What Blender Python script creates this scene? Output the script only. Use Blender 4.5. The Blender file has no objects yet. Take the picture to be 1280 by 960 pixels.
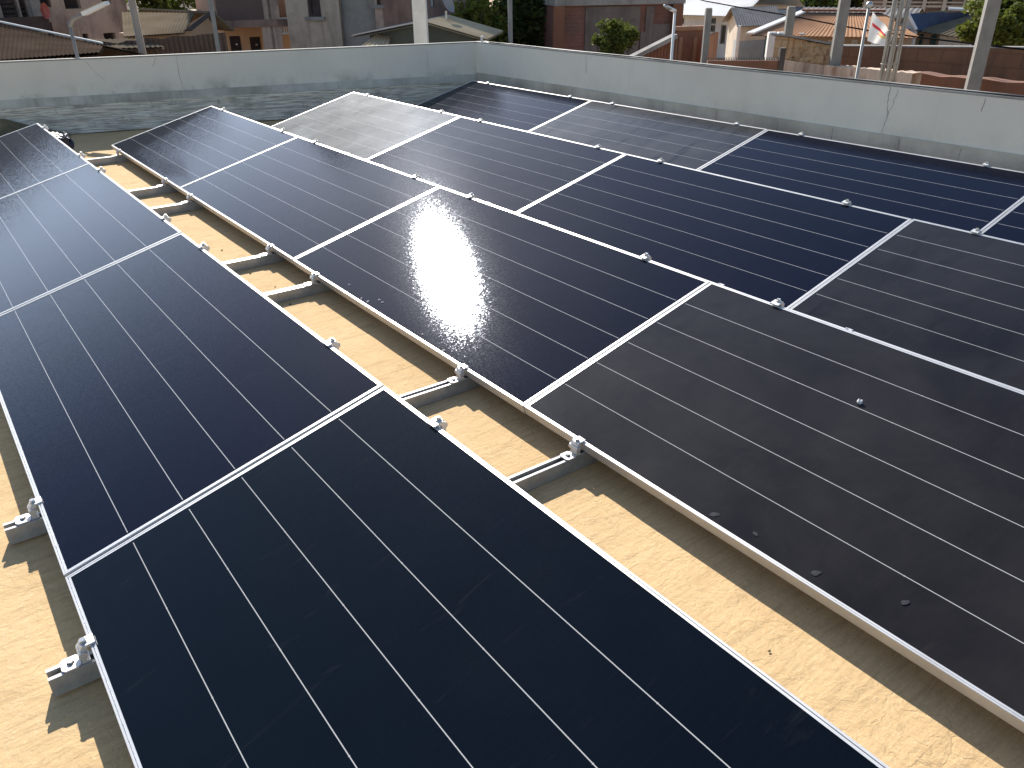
import bpy, math, random
from mathutils import Vector, Matrix, noise as mnoise
random.seed(7)
sc = bpy.context.scene
COL = sc.collection

# ------------------------------------------------------------------ camera
CAM = Vector((-0.01732, -0.56149, 1.39563))
CR = Vector((0.801414, -0.598029, -0.009874))
CU = Vector((0.283216, 0.364892, 0.886929))
CF = Vector((0.526806, 0.713593, -0.461801))
FPX = 996.213
cam_d = bpy.data.cameras.new("camera")
cam_d.sensor_width = 36.0
cam_d.lens = FPX / 1280 * 36
cam_d.clip_start = 0.05
cam_d.clip_end = 2000
cam = bpy.data.objects.new("camera", cam_d)
COL.objects.link(cam)
cam.matrix_world = Matrix(((CR.x, CU.x, -CF.x, CAM.x), (CR.y, CU.y, -CF.y, CAM.y), (CR.z, CU.z, -CF.z, CAM.z), (0, 0, 0, 1)))
sc.camera = cam

# ------------------------------------------------------------------ sky, sun, exposure
SUN = Vector((0.2665, 0.8010, 0.5355)).normalized()
EL = math.asin(SUN.z)
AZ = math.atan2(SUN.x, SUN.y)
world = bpy.data.worlds.new("World")
sc.world = world
world.use_nodes = True
wt = world.node_tree
sky = wt.nodes.new("ShaderNodeTexSky")
sky.sky_type = 'NISHITA'
sky.sun_disc = False
sky.sun_elevation = EL
sky.sun_rotation = AZ
sky.air_density = 1.0
sky.dust_density = 0.4
# thin bright haze low in the sky on the sun's side, on top of the clear sky
def wnode(typ, **kw):
    n = wt.nodes.new(typ)
    for k, v in kw.items(): setattr(n, k, v)
    return n
w_tc = wnode("ShaderNodeTexCoord")
w_sep = wnode("ShaderNodeSeparateXYZ")
wt.links.new(w_tc.outputs["Generated"], w_sep.inputs[0])
w_el = wnode("ShaderNodeMapRange", interpolation_type='SMOOTHSTEP')
w_el.inputs["From Min"].default_value = math.sin(math.radians(30))
w_el.inputs["From Max"].default_value = math.sin(math.radians(9))
wt.links.new(w_sep.outputs[2], w_el.inputs["Value"])
w_dot = wnode("ShaderNodeVectorMath", operation='DOT_PRODUCT')
w_dot.inputs[1].default_value = (math.sin(AZ), math.cos(AZ), 0)
wt.links.new(w_tc.outputs["Generated"], w_dot.inputs[0])
w_az = wnode("ShaderNodeMapRange", interpolation_type='SMOOTHSTEP')
w_az.inputs["From Min"].default_value = 0.60
w_az.inputs["From Max"].default_value = 0.90
wt.links.new(w_dot.outputs["Value"], w_az.inputs["Value"])
w_mul = wnode("ShaderNodeMath", operation='MULTIPLY')
wt.links.new(w_el.outputs[0], w_mul.inputs[0]); wt.links.new(w_az.outputs[0], w_mul.inputs[1])
w_col = wnode("ShaderNodeMix", data_type='RGBA', blend_type='ADD')
wt.links.new(w_mul.outputs[0], w_col.inputs[0])
wt.links.new(sky.outputs[0], w_col.inputs[6])
w_col.inputs[7].default_value = (10.8, 11.4, 11.8, 1)
wt.links.new(w_col.outputs[2], wt.nodes["Background"].inputs[0])
wt.nodes["Background"].inputs[1].default_value = 0.10
sun_d = bpy.data.lights.new("sun", 'SUN')
sun_d.energy = 5.0
sun_d.angle = math.radians(0.53)
sun_d.color = (1.0, 0.94, 0.86)
sun = bpy.data.objects.new("sun", sun_d)
COL.objects.link(sun)
sun.rotation_euler = SUN.to_track_quat('Z', 'Y').to_euler()
vs = sc.view_settings
vs.view_transform = 'Standard'
vs.look = 'None'
vs.gamma = 1.0
vs.use_curve_mapping = False
vs.exposure = 0.75

# ------------------------------------------------------------------ helpers
def ray(px, py):
    return CF + CR * ((px - 640) / FPX) - CU * ((py - 480) / FPX)

def at(px, py, D):                      # the point seen at a pixel, D metres away over the ground
    d = ray(px, py)
    return CAM + d * (D / math.hypot(d.x, d.y))

class MB:
    def __init__(s):
        s.v, s.f, s.m = [], [], []
    def quad(s, *p, mi=0):
        b = len(s.v)
        s.v += [Vector(q) for q in p]
        s.f.append(tuple(range(b, b + len(p))))
        s.m.append(mi)
    def hexa(s, p, mi=0):               # 4 bottom points ccw, 4 top points
        b = len(s.v)
        s.v += [Vector(q) for q in p]
        for f in ((3, 2, 1, 0), (4, 5, 6, 7), (0, 1, 5, 4), (1, 2, 6, 5), (2, 3, 7, 6), (3, 0, 4, 7)):
            s.f.append(tuple(b + i for i in f))
            s.m.append(mi)
    def box(s, x0, x1, y0, y1, z0, z1, mi=0):
        s.hexa([(x0, y0, z0), (x1, y0, z0), (x1, y1, z0), (x0, y1, z0), (x0, y0, z1), (x1, y0, z1), (x1, y1, z1), (x0, y1, z1)], mi)
    def tube(s, pts, r, n=10, mi=0, cap=True):
        pts = [Vector(p) for p in pts]
        rs = r if isinstance(r, (list, tuple)) else [r] * len(pts)
        b = len(s.v)
        ref = None
        for i, p in enumerate(pts):
            t = (pts[min(i + 1, len(pts) - 1)] - pts[max(i - 1, 0)]).normalized()
            if ref is None:
                ref = t.orthogonal().normalized()
            ref = (ref - t * ref.dot(t)).normalized()
            o = t.cross(ref)
            for k in range(n):
                a = 2 * math.pi * k / n
                s.v.append(p + (ref * math.cos(a) + o * math.sin(a)) * rs[i])
        for i in range(len(pts) - 1):
            for k in range(n):
                k2 = (k + 1) % n
                s.f.append((b + i * n + k, b + i * n + k2, b + (i + 1) * n + k2, b + (i + 1) * n + k))
                s.m.append(mi)
        if cap:
            s.f.append(tuple(b + k for k in reversed(range(n)))); s.m.append(mi)
            e = b + (len(pts) - 1) * n
            s.f.append(tuple(e + k for k in range(n))); s.m.append(mi)
    def grid(s, fn, nu, nv, mi=0):
        b = len(s.v)
        for j in range(nv + 1):
            for i in range(nu + 1):
                s.v.append(Vector(fn(i / nu, j / nv)))
        for j in range(nv):
            for i in range(nu):
                q = b + j * (nu + 1) + i
                s.f.append((q, q + 1, q + nu + 2, q + nu + 1))
                s.m.append(mi(i, j) if callable(mi) else mi)
    def build(s, name, mats, parent=None, smooth=False, origin=None):
        me = bpy.data.meshes.new(name)
        off = Vector(origin) if origin is not None else (parent_loc(parent) if parent else Vector((0, 0, 0)))
        me.from_pydata([v - off for v in s.v], [], s.f)
        if not isinstance(mats, (list, tuple)):
            mats = [mats]
        for m in mats:
            me.materials.append(m)
        me.polygons.foreach_set("material_index", s.m)
        if smooth:
            me.polygons.foreach_set("use_smooth", [True] * len(s.f))
        me.update()
        o = bpy.data.objects.new(name, me)
        COL.objects.link(o)
        if parent:
            o.parent = parent
        elif origin is not None:
            o.location = off
        return o

def parent_loc(o):
    v = Vector((0, 0, 0))
    while o:
        v += Vector(o.location)
        o = o.parent
    return v

def tag(o, label=None, cat=None, group=None, kind=None):
    if label: o["label"] = label
    if cat: o["category"] = cat
    if group: o["group"] = group
    if kind: o["kind"] = kind
    return o

def empty(name, loc, label, cat, group=None):
    o = bpy.data.objects.new(name, None)
    o.empty_display_size = 0.2
    COL.objects.link(o)
    o.location = loc
    return tag(o, label, cat, group)

# ------------------------------------------------------------------ materials
def nodes(name):
    m = bpy.data.materials.new(name)
    m.use_nodes = True
    nt = m.node_tree
    return m, nt, nt.nodes["Principled BSDF"]

def N(nt, typ, **kw):
    n = nt.nodes.new(typ)
    for k, v in kw.items():
        if k.startswith("i_"):
            n.inputs[k[2:].replace("_", " ")].default_value = v
        else:
            setattr(n, k, v)
    return n

def L(nt, a, b):
    nt.links.new(a, b)

def ramp(nt, fac, stops):
    r = nt.nodes.new("ShaderNodeValToRGB")
    e = r.color_ramp.elements
    while len(e) < len(stops):
        e.new(0.5)
    for k, (p, c) in enumerate(stops):
        e[k].position = p
        e[k].color = (c, c, c, 1) if isinstance(c, (int, float)) else (*c, 1)
    L(nt, fac, r.inputs[0])
    return r.outputs[0]

def coords(nt, stretch=(1, 1, 1), kind="Object"):
    tc = N(nt, "ShaderNodeTexCoord")
    mp = N(nt, "ShaderNodeMapping")
    mp.inputs["Scale"].default_value = stretch
    L(nt, tc.outputs[kind], mp.inputs[0])
    return mp.outputs[0]

def noise(nt, co, scale, detail=5, rough=0.6, dist=0.0):
    n = N(nt, "ShaderNodeTexNoise", i_Scale=scale, i_Detail=detail, i_Roughness=rough, i_Distortion=dist)
    L(nt, co, n.inputs["Vector"])
    return n.outputs["Fac"]

def mixc(nt, fac, a, b, blend='MIX'):
    m = N(nt, "ShaderNodeMix", data_type='RGBA', blend_type=blend)
    for s, v in ((m.inputs[0], fac), (m.inputs[6], a), (m.inputs[7], b)):
        if hasattr(v, "is_linked"):
            L(nt, v, s)
        elif isinstance(v, (int, float)):
            s.default_value = v
        else:
            s.default_value = (*v, 1)
    return m.outputs[2]

def math_(nt, op, a, b=None, c=None, clamp=False):
    m = N(nt, "ShaderNodeMath", operation=op, use_clamp=clamp)
    for i, v in enumerate((a, b, c)):
        if v is None: continue
        if hasattr(v, "is_linked"): L(nt, v, m.inputs[i])
        else: m.inputs[i].default_value = v
    return m.outputs[0]

def bump(nt, h, strength, dist=0.01, normal=None):
    b = N(nt, "ShaderNodeBump")
    b.inputs["Strength"].default_value = strength
    b.inputs["Distance"].default_value = dist
    L(nt, h, b.inputs["Height"])
    if normal is not None:
        L(nt, normal, b.inputs["Normal"])
    return b.outputs[0]

def mat(name, c1, c2=None, scale=3.0, rough=0.8, metal=0.0, bmp=0.0, bscale=None, stretch=(1, 1, 1), lo=0.35, hi=0.65, spec=0.5):
    m, nt, p = nodes(name)
    co = coords(nt, stretch)
    if c2 is None:
        c2 = tuple(c * 0.8 for c in c1)
    f = ramp(nt, noise(nt, co, scale, 6, 0.65), [(lo, 0.0), (hi, 1.0)])
    L(nt, mixc(nt, f, c1, c2), p.inputs["Base Color"])
    p.inputs["Roughness"].default_value = rough
    p.inputs["Metallic"].default_value = metal
    p.inputs["Specular IOR Level"].default_value = spec
    if bmp:
        L(nt, bump(nt, noise(nt, co, bscale or scale * 6, 4), bmp), p.inputs["Normal"])
    return m

def stained(name, c, dirt, amount=0.5, scale=1.2, rough=0.85, streak=True, brick=None, bmp=0.15):
    """old plaster or masonry: blotches, vertical rain streaks, optionally brick courses"""
    m, nt, p = nodes(name)
    co = coords(nt)
    f1 = ramp(nt, noise(nt, co, scale, 7, 0.7), [(0.42, 0.0), (0.70, 1.0)])
    col = mixc(nt, f1, c, tuple(x * 0.72 for x in c))
    if streak:
        cs = coords(nt, (1.0, 1.0, 0.10))
        f2 = ramp(nt, noise(nt, cs, scale * 3.2, 6, 0.65), [(0.50, 0.0), (0.72, amount)])
        col = mixc(nt, f2, col, dirt)
    f3 = ramp(nt, noise(nt, co, scale * 0.6, 5, 0.6), [(0.50, 0.0), (0.66, amount)])
    col = mixc(nt, f3, col, dirt)
    h = noise(nt, co, 14, 5)
    if brick:
        br = N(nt, "ShaderNodeTexBrick", i_Scale=1.0)
        br.inputs["Brick Width"].default_value = brick[0]
        br.inputs["Row Height"].default_value = brick[1]
        br.inputs["Mortar Size"].default_value = brick[2]
        br.inputs["Color1"].default_value = (1, 1, 1, 1)
        br.inputs["Color2"].default_value = (0.72, 0.72, 0.72, 1)
        br.inputs["Mortar"].default_value = (0.5, 0.5, 0.5, 1)
        tc = N(nt, "ShaderNodeTexCoord")
        sp = N(nt, "ShaderNodeSeparateXYZ")
        cb = N(nt, "ShaderNodeCombineXYZ")
        L(nt, tc.outputs["Object"], sp.inputs[0])
        L(nt, math_(nt, 'SUBTRACT', sp.outputs[0], sp.outputs[1]), cb.inputs[0])
        L(nt, sp.outputs[2], cb.inputs[1])
        L(nt, cb.outputs[0], br.inputs["Vector"])
        col = mixc(nt, 0.45, col, br.outputs["Color"], 'MULTIPLY')
    L(nt, col, p.inputs["Base Color"])
    L(nt, bump(nt, h, bmp, 0.02), p.inputs["Normal"])
    p.inputs["Roughness"].default_value = rough
    return m

WID, LEN = 1.0, 2.066                # panel width up the slope, length along the row
PJ = 2.0732                          # joint to joint
TILT = 0.25630
RP = 1.50571                         # row to row
S0 = [7.6583, 7.6527, 7.6335, 7.5989]
ZF = -0.105                          # roof floor

def panel_glass(name, base, rough, dust_col, dust_lo, dust_hi, dust_max, haze=0.02, haze_rough=0.5, blotch=None, sparkle=0.014, ior=1.37):
    """dark cells under glass: thin white gaps between the six columns, dust film, grain in the glass"""
    m, nt, p = nodes(name)
    tc = N(nt, "ShaderNodeTexCoord")
    sp = N(nt, "ShaderNodeSeparateXYZ")
    L(nt, tc.outputs["Object"], sp.inputs[0])
    x, y = sp.outputs[0], sp.outputs[1]
    cell = 0.1605
    a = math_(nt, 'DIVIDE', math_(nt, 'SUBTRACT', x, 0.5), cell)
    fr = math_(nt, 'ABSOLUTE', math_(nt, 'SUBTRACT', a, math_(nt, 'ROUND', a)))
    line = math_(nt, 'LESS_THAN', fr, 0.0011 / cell)
    inner = math_(nt, 'LESS_THAN', math_(nt, 'ABSOLUTE', a), 2.6)
    ymid = math_(nt, 'LESS_THAN', math_(nt, 'ABSOLUTE', math_(nt, 'ADD', y, LEN / 2)), LEN / 2 - 0.022)
    line = math_(nt, 'MULTIPLY', math_(nt, 'MULTIPLY', line, inner), ymid)
    # small white corners where clipped cells meet
    b = math_(nt, 'DIVIDE', y, 0.333)
    fb = math_(nt, 'MULTIPLY', math_(nt, 'ABSOLUTE', math_(nt, 'SUBTRACT', b, math_(nt, 'ROUND', b))), 0.333)
    dia = math_(nt, 'LESS_THAN', math_(nt, 'ADD', fb, math_(nt, 'MULTIPLY', fr, cell)), 0.0024)
    line = math_(nt, 'MAXIMUM', line, math_(nt, 'MULTIPLY', dia, inner))
    # very faint grid lines across the cells
    g = math_(nt, 'DIVIDE', y, 0.0268)
    gl = math_(nt, 'LESS_THAN', math_(nt, 'ABSOLUTE', math_(nt, 'SUBTRACT', g, math_(nt, 'ROUND', g))), 0.05)
    inf = N(nt, "ShaderNodeObjectInfo")
    off = N(nt, "ShaderNodeVectorMath", operation='ADD')
    L(nt, tc.outputs["Object"], off.inputs[0])
    sc_ = N(nt, "ShaderNodeVectorMath", operation='SCALE')
    sc_.inputs[0].default_value = (37, 91, 13)
    L(nt, inf.outputs["Random"], sc_.inputs["Scale"])
    L(nt, sc_.outputs[0], off.inputs[1])
    co = off.outputs[0]
    big = noise(nt, co, 1.6, 4, 0.6, 0.6)
    col = mixc(nt, ramp(nt, big, [(0.3, 0.0), (0.75, 1.0)]), base, tuple(c * 1.5 for c in base))
    col = mixc(nt, math_(nt, 'MULTIPLY', gl, 0.08), col, tuple(c * 2.2 + 0.004 for c in base))
    dn = noise(nt, co, 2.6, 7, 0.68, 0.4)
    df = ramp(nt, dn, [(dust_lo, 0.0), (dust_hi, dust_max)])
    speck = ramp(nt, noise(nt, co, 55, 3, 0.6), [(0.77, 0.0), (0.82, 0.20)])
    smear = N(nt, "ShaderNodeMapping")
    smear.inputs["Scale"].default_value = (2.0, 9.0, 1.0)
    smear.inputs["Rotation"].default_value = (0, 0, 0.7)
    L(nt, co, smear.inputs[0])
    sm = ramp(nt, noise(nt, smear.outputs[0], 2.2, 5, 0.6, 1.0), [(0.62, 0.0), (0.74, 0.03)])
    dust = math_(nt, 'MAXIMUM', math_(nt, 'MAXIMUM', df, speck), sm)
    col = mixc(nt, dust, col, dust_col)
    col = mixc(nt, line, col, (0.42, 0.42, 0.41))
    # coarse grain of the pressed glass: every few millimetres leans a little its own way
    vo = N(nt, "ShaderNodeTexVoronoi", i_Scale=210.0)
    L(nt, tc.outputs["Object"], vo.inputs["Vector"])
    ge = N(nt, "ShaderNodeNewGeometry")
    dv = N(nt, "ShaderNodeVectorMath", operation='SUBTRACT')
    L(nt, vo.outputs["Color"], dv.inputs[0]); dv.inputs[1].default_value = (.5, .5, .5)
    ds = N(nt, "ShaderNodeVectorMath", operation='SCALE')
    L(nt, dv.outputs[0], ds.inputs[0]); ds.inputs["Scale"].default_value = sparkle * 2
    ad = N(nt, "ShaderNodeVectorMath", operation='ADD')
    L(nt, ge.outputs["Normal"], ad.inputs[0]); L(nt, ds.outputs[0], ad.inputs[1])
    nm = N(nt, "ShaderNodeVectorMath", operation='NORMALIZE')
    L(nt, ad.outputs[0], nm.inputs[0])
    nrm = nm.outputs[0]
    nt.nodes.remove(p)
    df_ = N(nt, "ShaderNodeBsdfDiffuse")
    L(nt, col, df_.inputs["Color"])
    fz = N(nt, "ShaderNodeFresnel", i_IOR=ior)
    gl_ = N(nt, "ShaderNodeBsdfGlossy", distribution='BECKMANN')
    gl_.inputs["Roughness"].default_value = rough
    gl_.inputs["Color"].default_value = (0.53, 0.57, 0.65, 1)
    L(nt, nrm, gl_.inputs["Normal"])
    gw = N(nt, "ShaderNodeBsdfGlossy", distribution='BECKMANN')
    gw.inputs["Roughness"].default_value = rough * 1.75
    gw.inputs["Color"].default_value = (0.53, 0.57, 0.65, 1)
    L(nt, nrm, gw.inputs["Normal"])
    gm = N(nt, "ShaderNodeMixShader")
    gm.inputs[0].default_value = 0.012
    L(nt, gl_.outputs[0], gm.inputs[1]); L(nt, gw.outputs[0], gm.inputs[2])
    m1 = N(nt, "ShaderNodeMixShader")
    L(nt, fz.outputs[0], m1.inputs[0]); L(nt, df_.outputs[0], m1.inputs[1]); L(nt, gm.outputs[0], m1.inputs[2])
    hz = N(nt, "ShaderNodeBsdfGlossy", distribution='GGX')
    hz.inputs["Roughness"].default_value = haze_rough
    hz.inputs["Color"].default_value = (0.74, 0.80, 0.86, 1)
    hf = math_(nt, 'MULTIPLY', ramp(nt, dn, [(0.25, 0.6), (0.75, 1.25)]), haze)
    if blotch:                       # streaky wiped patches with less of the film on them
        bm = ramp(nt, noise(nt, smear.outputs[0], blotch[0], 4, 0.55, 0.8), [(blotch[1], 1.0), (blotch[2], blotch[3])])
        hf = math_(nt, 'MULTIPLY', hf, bm)
    m2 = N(nt, "ShaderNodeMixShader")
    L(nt, math_(nt, 'MULTIPLY', fz.outputs[0], hf), m2.inputs[0]); L(nt, m1.outputs[0], m2.inputs[1]); L(nt, hz.outputs[0], m2.inputs[2])
    L(nt, m2.outputs[0], nt.nodes["Material Output"].inputs[0])
    return m

M = {}
M["glass_clean"] = panel_glass("solar_glass_clean", (0.0020, 0.0024, 0.0080), 0.120, (0.20, 0.18, 0.16), 0.50, 0.80, 0.014, 0.006, 0.45)
M["glass_black"] = panel_glass("solar_glass_black", (0.0018, 0.0036, 0.0062), 0.130, (0.20, 0.18, 0.16), 0.50, 0.80, 0.010, 0.005, 0.45)  # clean glass with the teal-black sheen of the near view put into its colour
M["glass_grey"] = panel_glass("solar_glass_dusty", (0.0045, 0.0045, 0.0100), 0.135, (0.26, 0.23, 0.21), 0.40, 0.75, 0.03, 0.02, 0.55)
M["glass_matte"] = panel_glass("solar_glass_matte", (0.0090, 0.0080, 0.0085), 0.16, (0.28, 0.25, 0.22), 0.35, 0.8, 0.045, 0.16, 0.62)
M["glass_hazy"] = panel_glass("solar_glass_hazy", (0.0090, 0.0080, 0.0085), 0.16, (0.28, 0.26, 0.24), 0.35, 0.8, 0.06, 0.22, 0.60)
M["glass_wiped"] = panel_glass("solar_glass_wiped", (0.0080, 0.0075, 0.0085), 0.15, (0.28, 0.25, 0.22), 0.35, 0.8, 0.045, 0.16, 0.62, blotch=(0.8, 0.55, 0.68, 0.3))
M["backsheet"] = mat("white_backsheet", (0.7, 0.7, 0.7), rough=0.5)
M["alu"] = mat("anodised_aluminium", (0.70, 0.70, 0.70), (0.60, 0.60, 0.60), 9, rough=0.42, metal=0.5)
M["galv"] = mat("galvanised_steel", (0.46, 0.47, 0.48), (0.34, 0.35, 0.36), 22, rough=0.42, metal=0.65)
M["zinc"] = mat("zinc_bolt", (0.62, 0.62, 0.60), (0.40, 0.40, 0.40), 60, rough=0.3, metal=0.9)

# roof floor: tan painted membrane, brushed grain, wrinkles, cracks, blotches
def floor_mat(name, c1, c2, dark):
    m, nt, p = nodes(name)
    co = coords(nt)
    def mapped(scale, rz):
        r = N(nt, "ShaderNodeMapping")
        r.inputs["Rotation"].default_value = (0, 0, rz)
        r.inputs["Scale"].default_value = scale
        L(nt, co, r.inputs[0])
        return r.outputs[0]
    grain = noise(nt, mapped((3.0, 34.0, 1.0), -0.10), 1.3, 8, 0.72, 0.3)
    fibre = noise(nt, mapped((14.0, 130.0, 1.0), -0.16), 1.0, 5, 0.7, 0.5)
    cross = noise(nt, mapped((120.0, 12.0, 1.0), 0.12), 1.0, 4, 0.7, 0.5)
    blot = noise(nt, co, 2.1, 8, 0.72)
    col = mixc(nt, ramp(nt, blot, [(0.33, 0.0), (0.70, 1.0)]), c1, c2)
    col = mixc(nt, ramp(nt, grain, [(0.48, 0.0), (0.76, 0.65)]), col, tuple(x * 0.60 for x in c2))
    col = mixc(nt, ramp(nt, fibre, [(0.50, 0.0), (0.74, 0.45)]), col, tuple(x * 0.55 for x in c2))
    col = mixc(nt, ramp(nt, cross, [(0.55, 0.0), (0.78, 0.30)]), col, tuple(x * 0.62 for x in c2))
    col = mixc(nt, ramp(nt, noise(nt, co, 70, 4, 0.7), [(0.62, 0.0), (0.76, 0.5)]), col, dark)
    col = mixc(nt, ramp(nt, noise(nt, co, 9, 6, 0.7), [(0.60, 0.0), (0.76, 0.35)]), col, dark)
    col = mixc(nt, ramp(nt, noise(nt, co, 120, 3, 0.6), [(0.58, 0.0), (0.72, 0.30)]), col, (0.80, 0.70, 0.50))
    # thin crease lines, only here and there
    wob = N(nt, "ShaderNodeVectorMath", operation='ADD')
    nz = N(nt, "ShaderNodeTexNoise", i_Scale=11.0, i_Detail=6.0)
    L(nt, co, nz.inputs["Vector"])
    sv = N(nt, "ShaderNodeVectorMath", operation='SCALE')
    sv.inputs["Scale"].default_value = 0.12
    L(nt, nz.outputs["Color"], sv.inputs[0])
    L(nt, co, wob.inputs[0]); L(nt, sv.outputs[0], wob.inputs[1])
    vo = N(nt, "ShaderNodeTexVoronoi", feature='DISTANCE_TO_EDGE', i_Scale=9.0)
    L(nt, wob.outputs[0], vo.inputs["Vector"])
    ck = ramp(nt, vo.outputs["Distance"], [(0.0, 1.0), (0.028, 0.0)])
    ck = math_(nt, 'MULTIPLY', ck, ramp(nt, noise(nt, co, 2.3, 4), [(0.50, 0.0), (0.62, 1.0)]))
    col = mixc(nt, math_(nt, 'MULTIPLY', ck, 0.18), col, dark)
    L(nt, col, p.inputs["Base Color"])
    p.inputs["Roughness"].default_value = 0.9
    p.inputs["Specular IOR Level"].default_value = 0.08
    wr = N(nt, "ShaderNodeTexNoise", i_Scale=16.0, i_Detail=5.0, i_Distortion=1.2)
    L(nt, wob.outputs[0], wr.inputs["Vector"])
    w2 = N(nt, "ShaderNodeTexNoise", i_Scale=48.0, i_Detail=5.0, i_Distortion=0.8)
    L(nt, wob.outputs[0], w2.inputs["Vector"])
    n1 = bump(nt, wr.outputs["Fac"], 0.26, 0.010)
    n1 = bump(nt, w2.outputs["Fac"], 0.40, 0.005, n1)
    n2 = bump(nt, fibre, 0.35, 0.002, n1)
    n3 = bump(nt, math_(nt, 'SUBTRACT', 1.0, ck), 0.28, 0.003, n2)
    L(nt, n3, p.inputs["Normal"])
    return m

M["floor"] = floor_mat("tan_roof_membrane", (0.66, 0.475, 0.26), (0.555, 0.385, 0.20), (0.20, 0.125, 0.065))

def wall_mat(name, c, dirt, dark, z_line, grime=0.6):
    m, nt, p = nodes(name)
    co = coords(nt)
    col = mixc(nt, ramp(nt, noise(nt, co, 1.1, 6, 0.6), [(0.35, 0.0), (0.7, 1.0)]), c, tuple(x * 0.88 for x in c))
    cs = coords(nt, (1.0, 1.0, 0.12))
    col = mixc(nt, ramp(nt, noise(nt, cs, 5.0, 6, 0.6), [(0.56, 0.0), (0.78, 0.35)]), col, dirt)
    # grime sits just above the ledge, patchy along it
    sp = N(nt, "ShaderNodeSeparateXYZ")
    tc = N(nt, "ShaderNodeTexCoord")
    L(nt, tc.outputs["Object"], sp.inputs[0])
    band = N(nt, "ShaderNodeMapRange")
    band.inputs["From Min"].default_value = z_line + 0.16
    band.inputs["From Max"].default_value = z_line
    L(nt, sp.outputs[2], band.inputs["Value"])
    pat = ramp(nt, noise(nt, co, 3.4, 7, 0.7), [(0.46, 0.0), (0.66, 1.0)])
    gf = math_(nt, 'MULTIPLY', math_(nt, 'POWER', band.outputs[0], 1.4), pat, clamp=True)
    col = mixc(nt, math_(nt, 'MULTIPLY', gf, grime), col, dark)
    L(nt, col, p.inputs["Base Color"])
    p.inputs["Roughness"].default_value = 0.75
    L(nt, bump(nt, noise(nt, co, 9, 6), 0.12, 0.02), p.inputs["Normal"])
    return m

M["wall"] = wall_mat("painted_parapet", (0.69, 0.655, 0.58), (0.48, 0.45, 0.385), (0.15, 0.135, 0.11), 0.27 - ZF)
M["wall_right_lit"] = wall_mat("painted_parapet_right_lit", (0.80, 0.755, 0.655), (0.64, 0.595, 0.51), (0.17, 0.15, 0.12), 0.285 - ZF, 0.18)  # same paint as the far wall; stronger bounce light put into the colour
M["ledge"] = stained("parapet_ledge", (0.54, 0.53, 0.49), (0.22, 0.21, 0.18), 0.6, 2.0)
M["skirt"] = stained("bare_concrete_skirt", (0.56, 0.525, 0.45), (0.33, 0.30, 0.245), 0.6, 2.4)
M["crack"] = mat("crack_dark", (0.20, 0.19, 0.17), rough=0.9)

def silver_mat():
    m, nt, p = nodes("silver_flashing")
    co = coords(nt, (1.0, 1.0, 34.0))
    f = noise(nt, co, 3.6, 9, 0.74, 0.3)
    f2 = noise(nt, coords(nt, (1, 1, 2.2)), 3.1, 7, 0.7)
    f3 = noise(nt, coords(nt, (1, 1, 0.25)), 14.0, 3, 0.5)
    col = mixc(nt, ramp(nt, f, [(0.44, 0.0), (0.58, 1.0)]), (0.80, 0.74, 0.62), (0.30, 0.27, 0.235))
    col = mixc(nt, ramp(nt, f2, [(0.52, 0.0), (0.70, 0.6)]), col, (0.14, 0.125, 0.105))
    col = mixc(nt, ramp(nt, f3, [(0.66, 0.0), (0.72, 0.7)]), col, (0.12, 0.11, 0.095))
    L(nt, col, p.inputs["Base Color"])
    p.inputs["Metallic"].default_value = 0.1
    p.inputs["Roughness"].default_value = 0.55
    L(nt, bump(nt, f, 0.8, 0.012), p.inputs["Normal"])
    return m
M["silver"] = silver_mat()

# ------------------------------------------------------------------ ground
GZ = -4.0
g = MB()
g.quad((-700, -700, GZ), (700, -700, GZ), (700, 900, GZ), (-700, 900, GZ))
tag(g.build("ground", mat("sandy_ground", (0.46, 0.29, 0.15), (0.33, 0.20, 0.10), 0.12, rough=0.95)), kind="structure")

# ------------------------------------------------------------------ roof floor and parapets
K = Vector((5.8242, 8.0))
WD = Vector((-0.96528, 0.26122))          # far wall runs this way from the corner
WN = Vector((-0.26122, -0.96528))         # towards the panels
ZT = 0.6295
far_end = K + WD * 14
mb = MB()
e2 = K + WD * 14.0
poly = [(-7.7, -6), (K.x + .02, -6), (K.x + .02, K.y), (K.x - WN.x * .02, K.y - WN.y * .02), (e2.x, e2.y), (e2.x, -6)]
poly = [(e2.x, -6.0), (K.x, -6.0), (K.x, K.y), (e2.x, e2.y)]
mb.hexa([(x, y, GZ + 0.01) for x, y in poly] + [(x, y, ZF) for x, y in poly])
tag(mb.build("roof_floor", M["floor"]), kind="structure")
# upper membrane sheet with a ragged torn edge lying on the floor between the first two rows
mb = MB()
ny = 260
def sheet(u, v):
    y = -2.0 + v * 10.0
    j = 0.014 * mnoise.noise(Vector((y * 3.0, 0, 0))) + 0.012 * mnoise.noise(Vector((y * 17.0, 3, 0))) + 0.006 * mnoise.noise(Vector((y * 53.0, 5, 0)))
    xe = 1.185 + j - 0.0133 * y
    x = xe + u * (2.45 - xe)
    z = ZF + 0.007 + 0.004 * max(0, mnoise.noise(Vector((y * 5, x * 3, 2)))) * (1 - u)
    return (x, y, z)
mb.grid(sheet, 12, ny)
b0 = [Vector(sheet(0, k / ny)) for k in range(ny + 1)]
for k in range(ny):
    a, b = b0[k], b0[k + 1]
    mb.quad(b, a, (a.x + .004, a.y, ZF - 0.001), (b.x + .004, b.y, ZF - 0.001))
tag(mb.build("roof_membrane", M["floor"], smooth=False), kind="structure")

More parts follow.
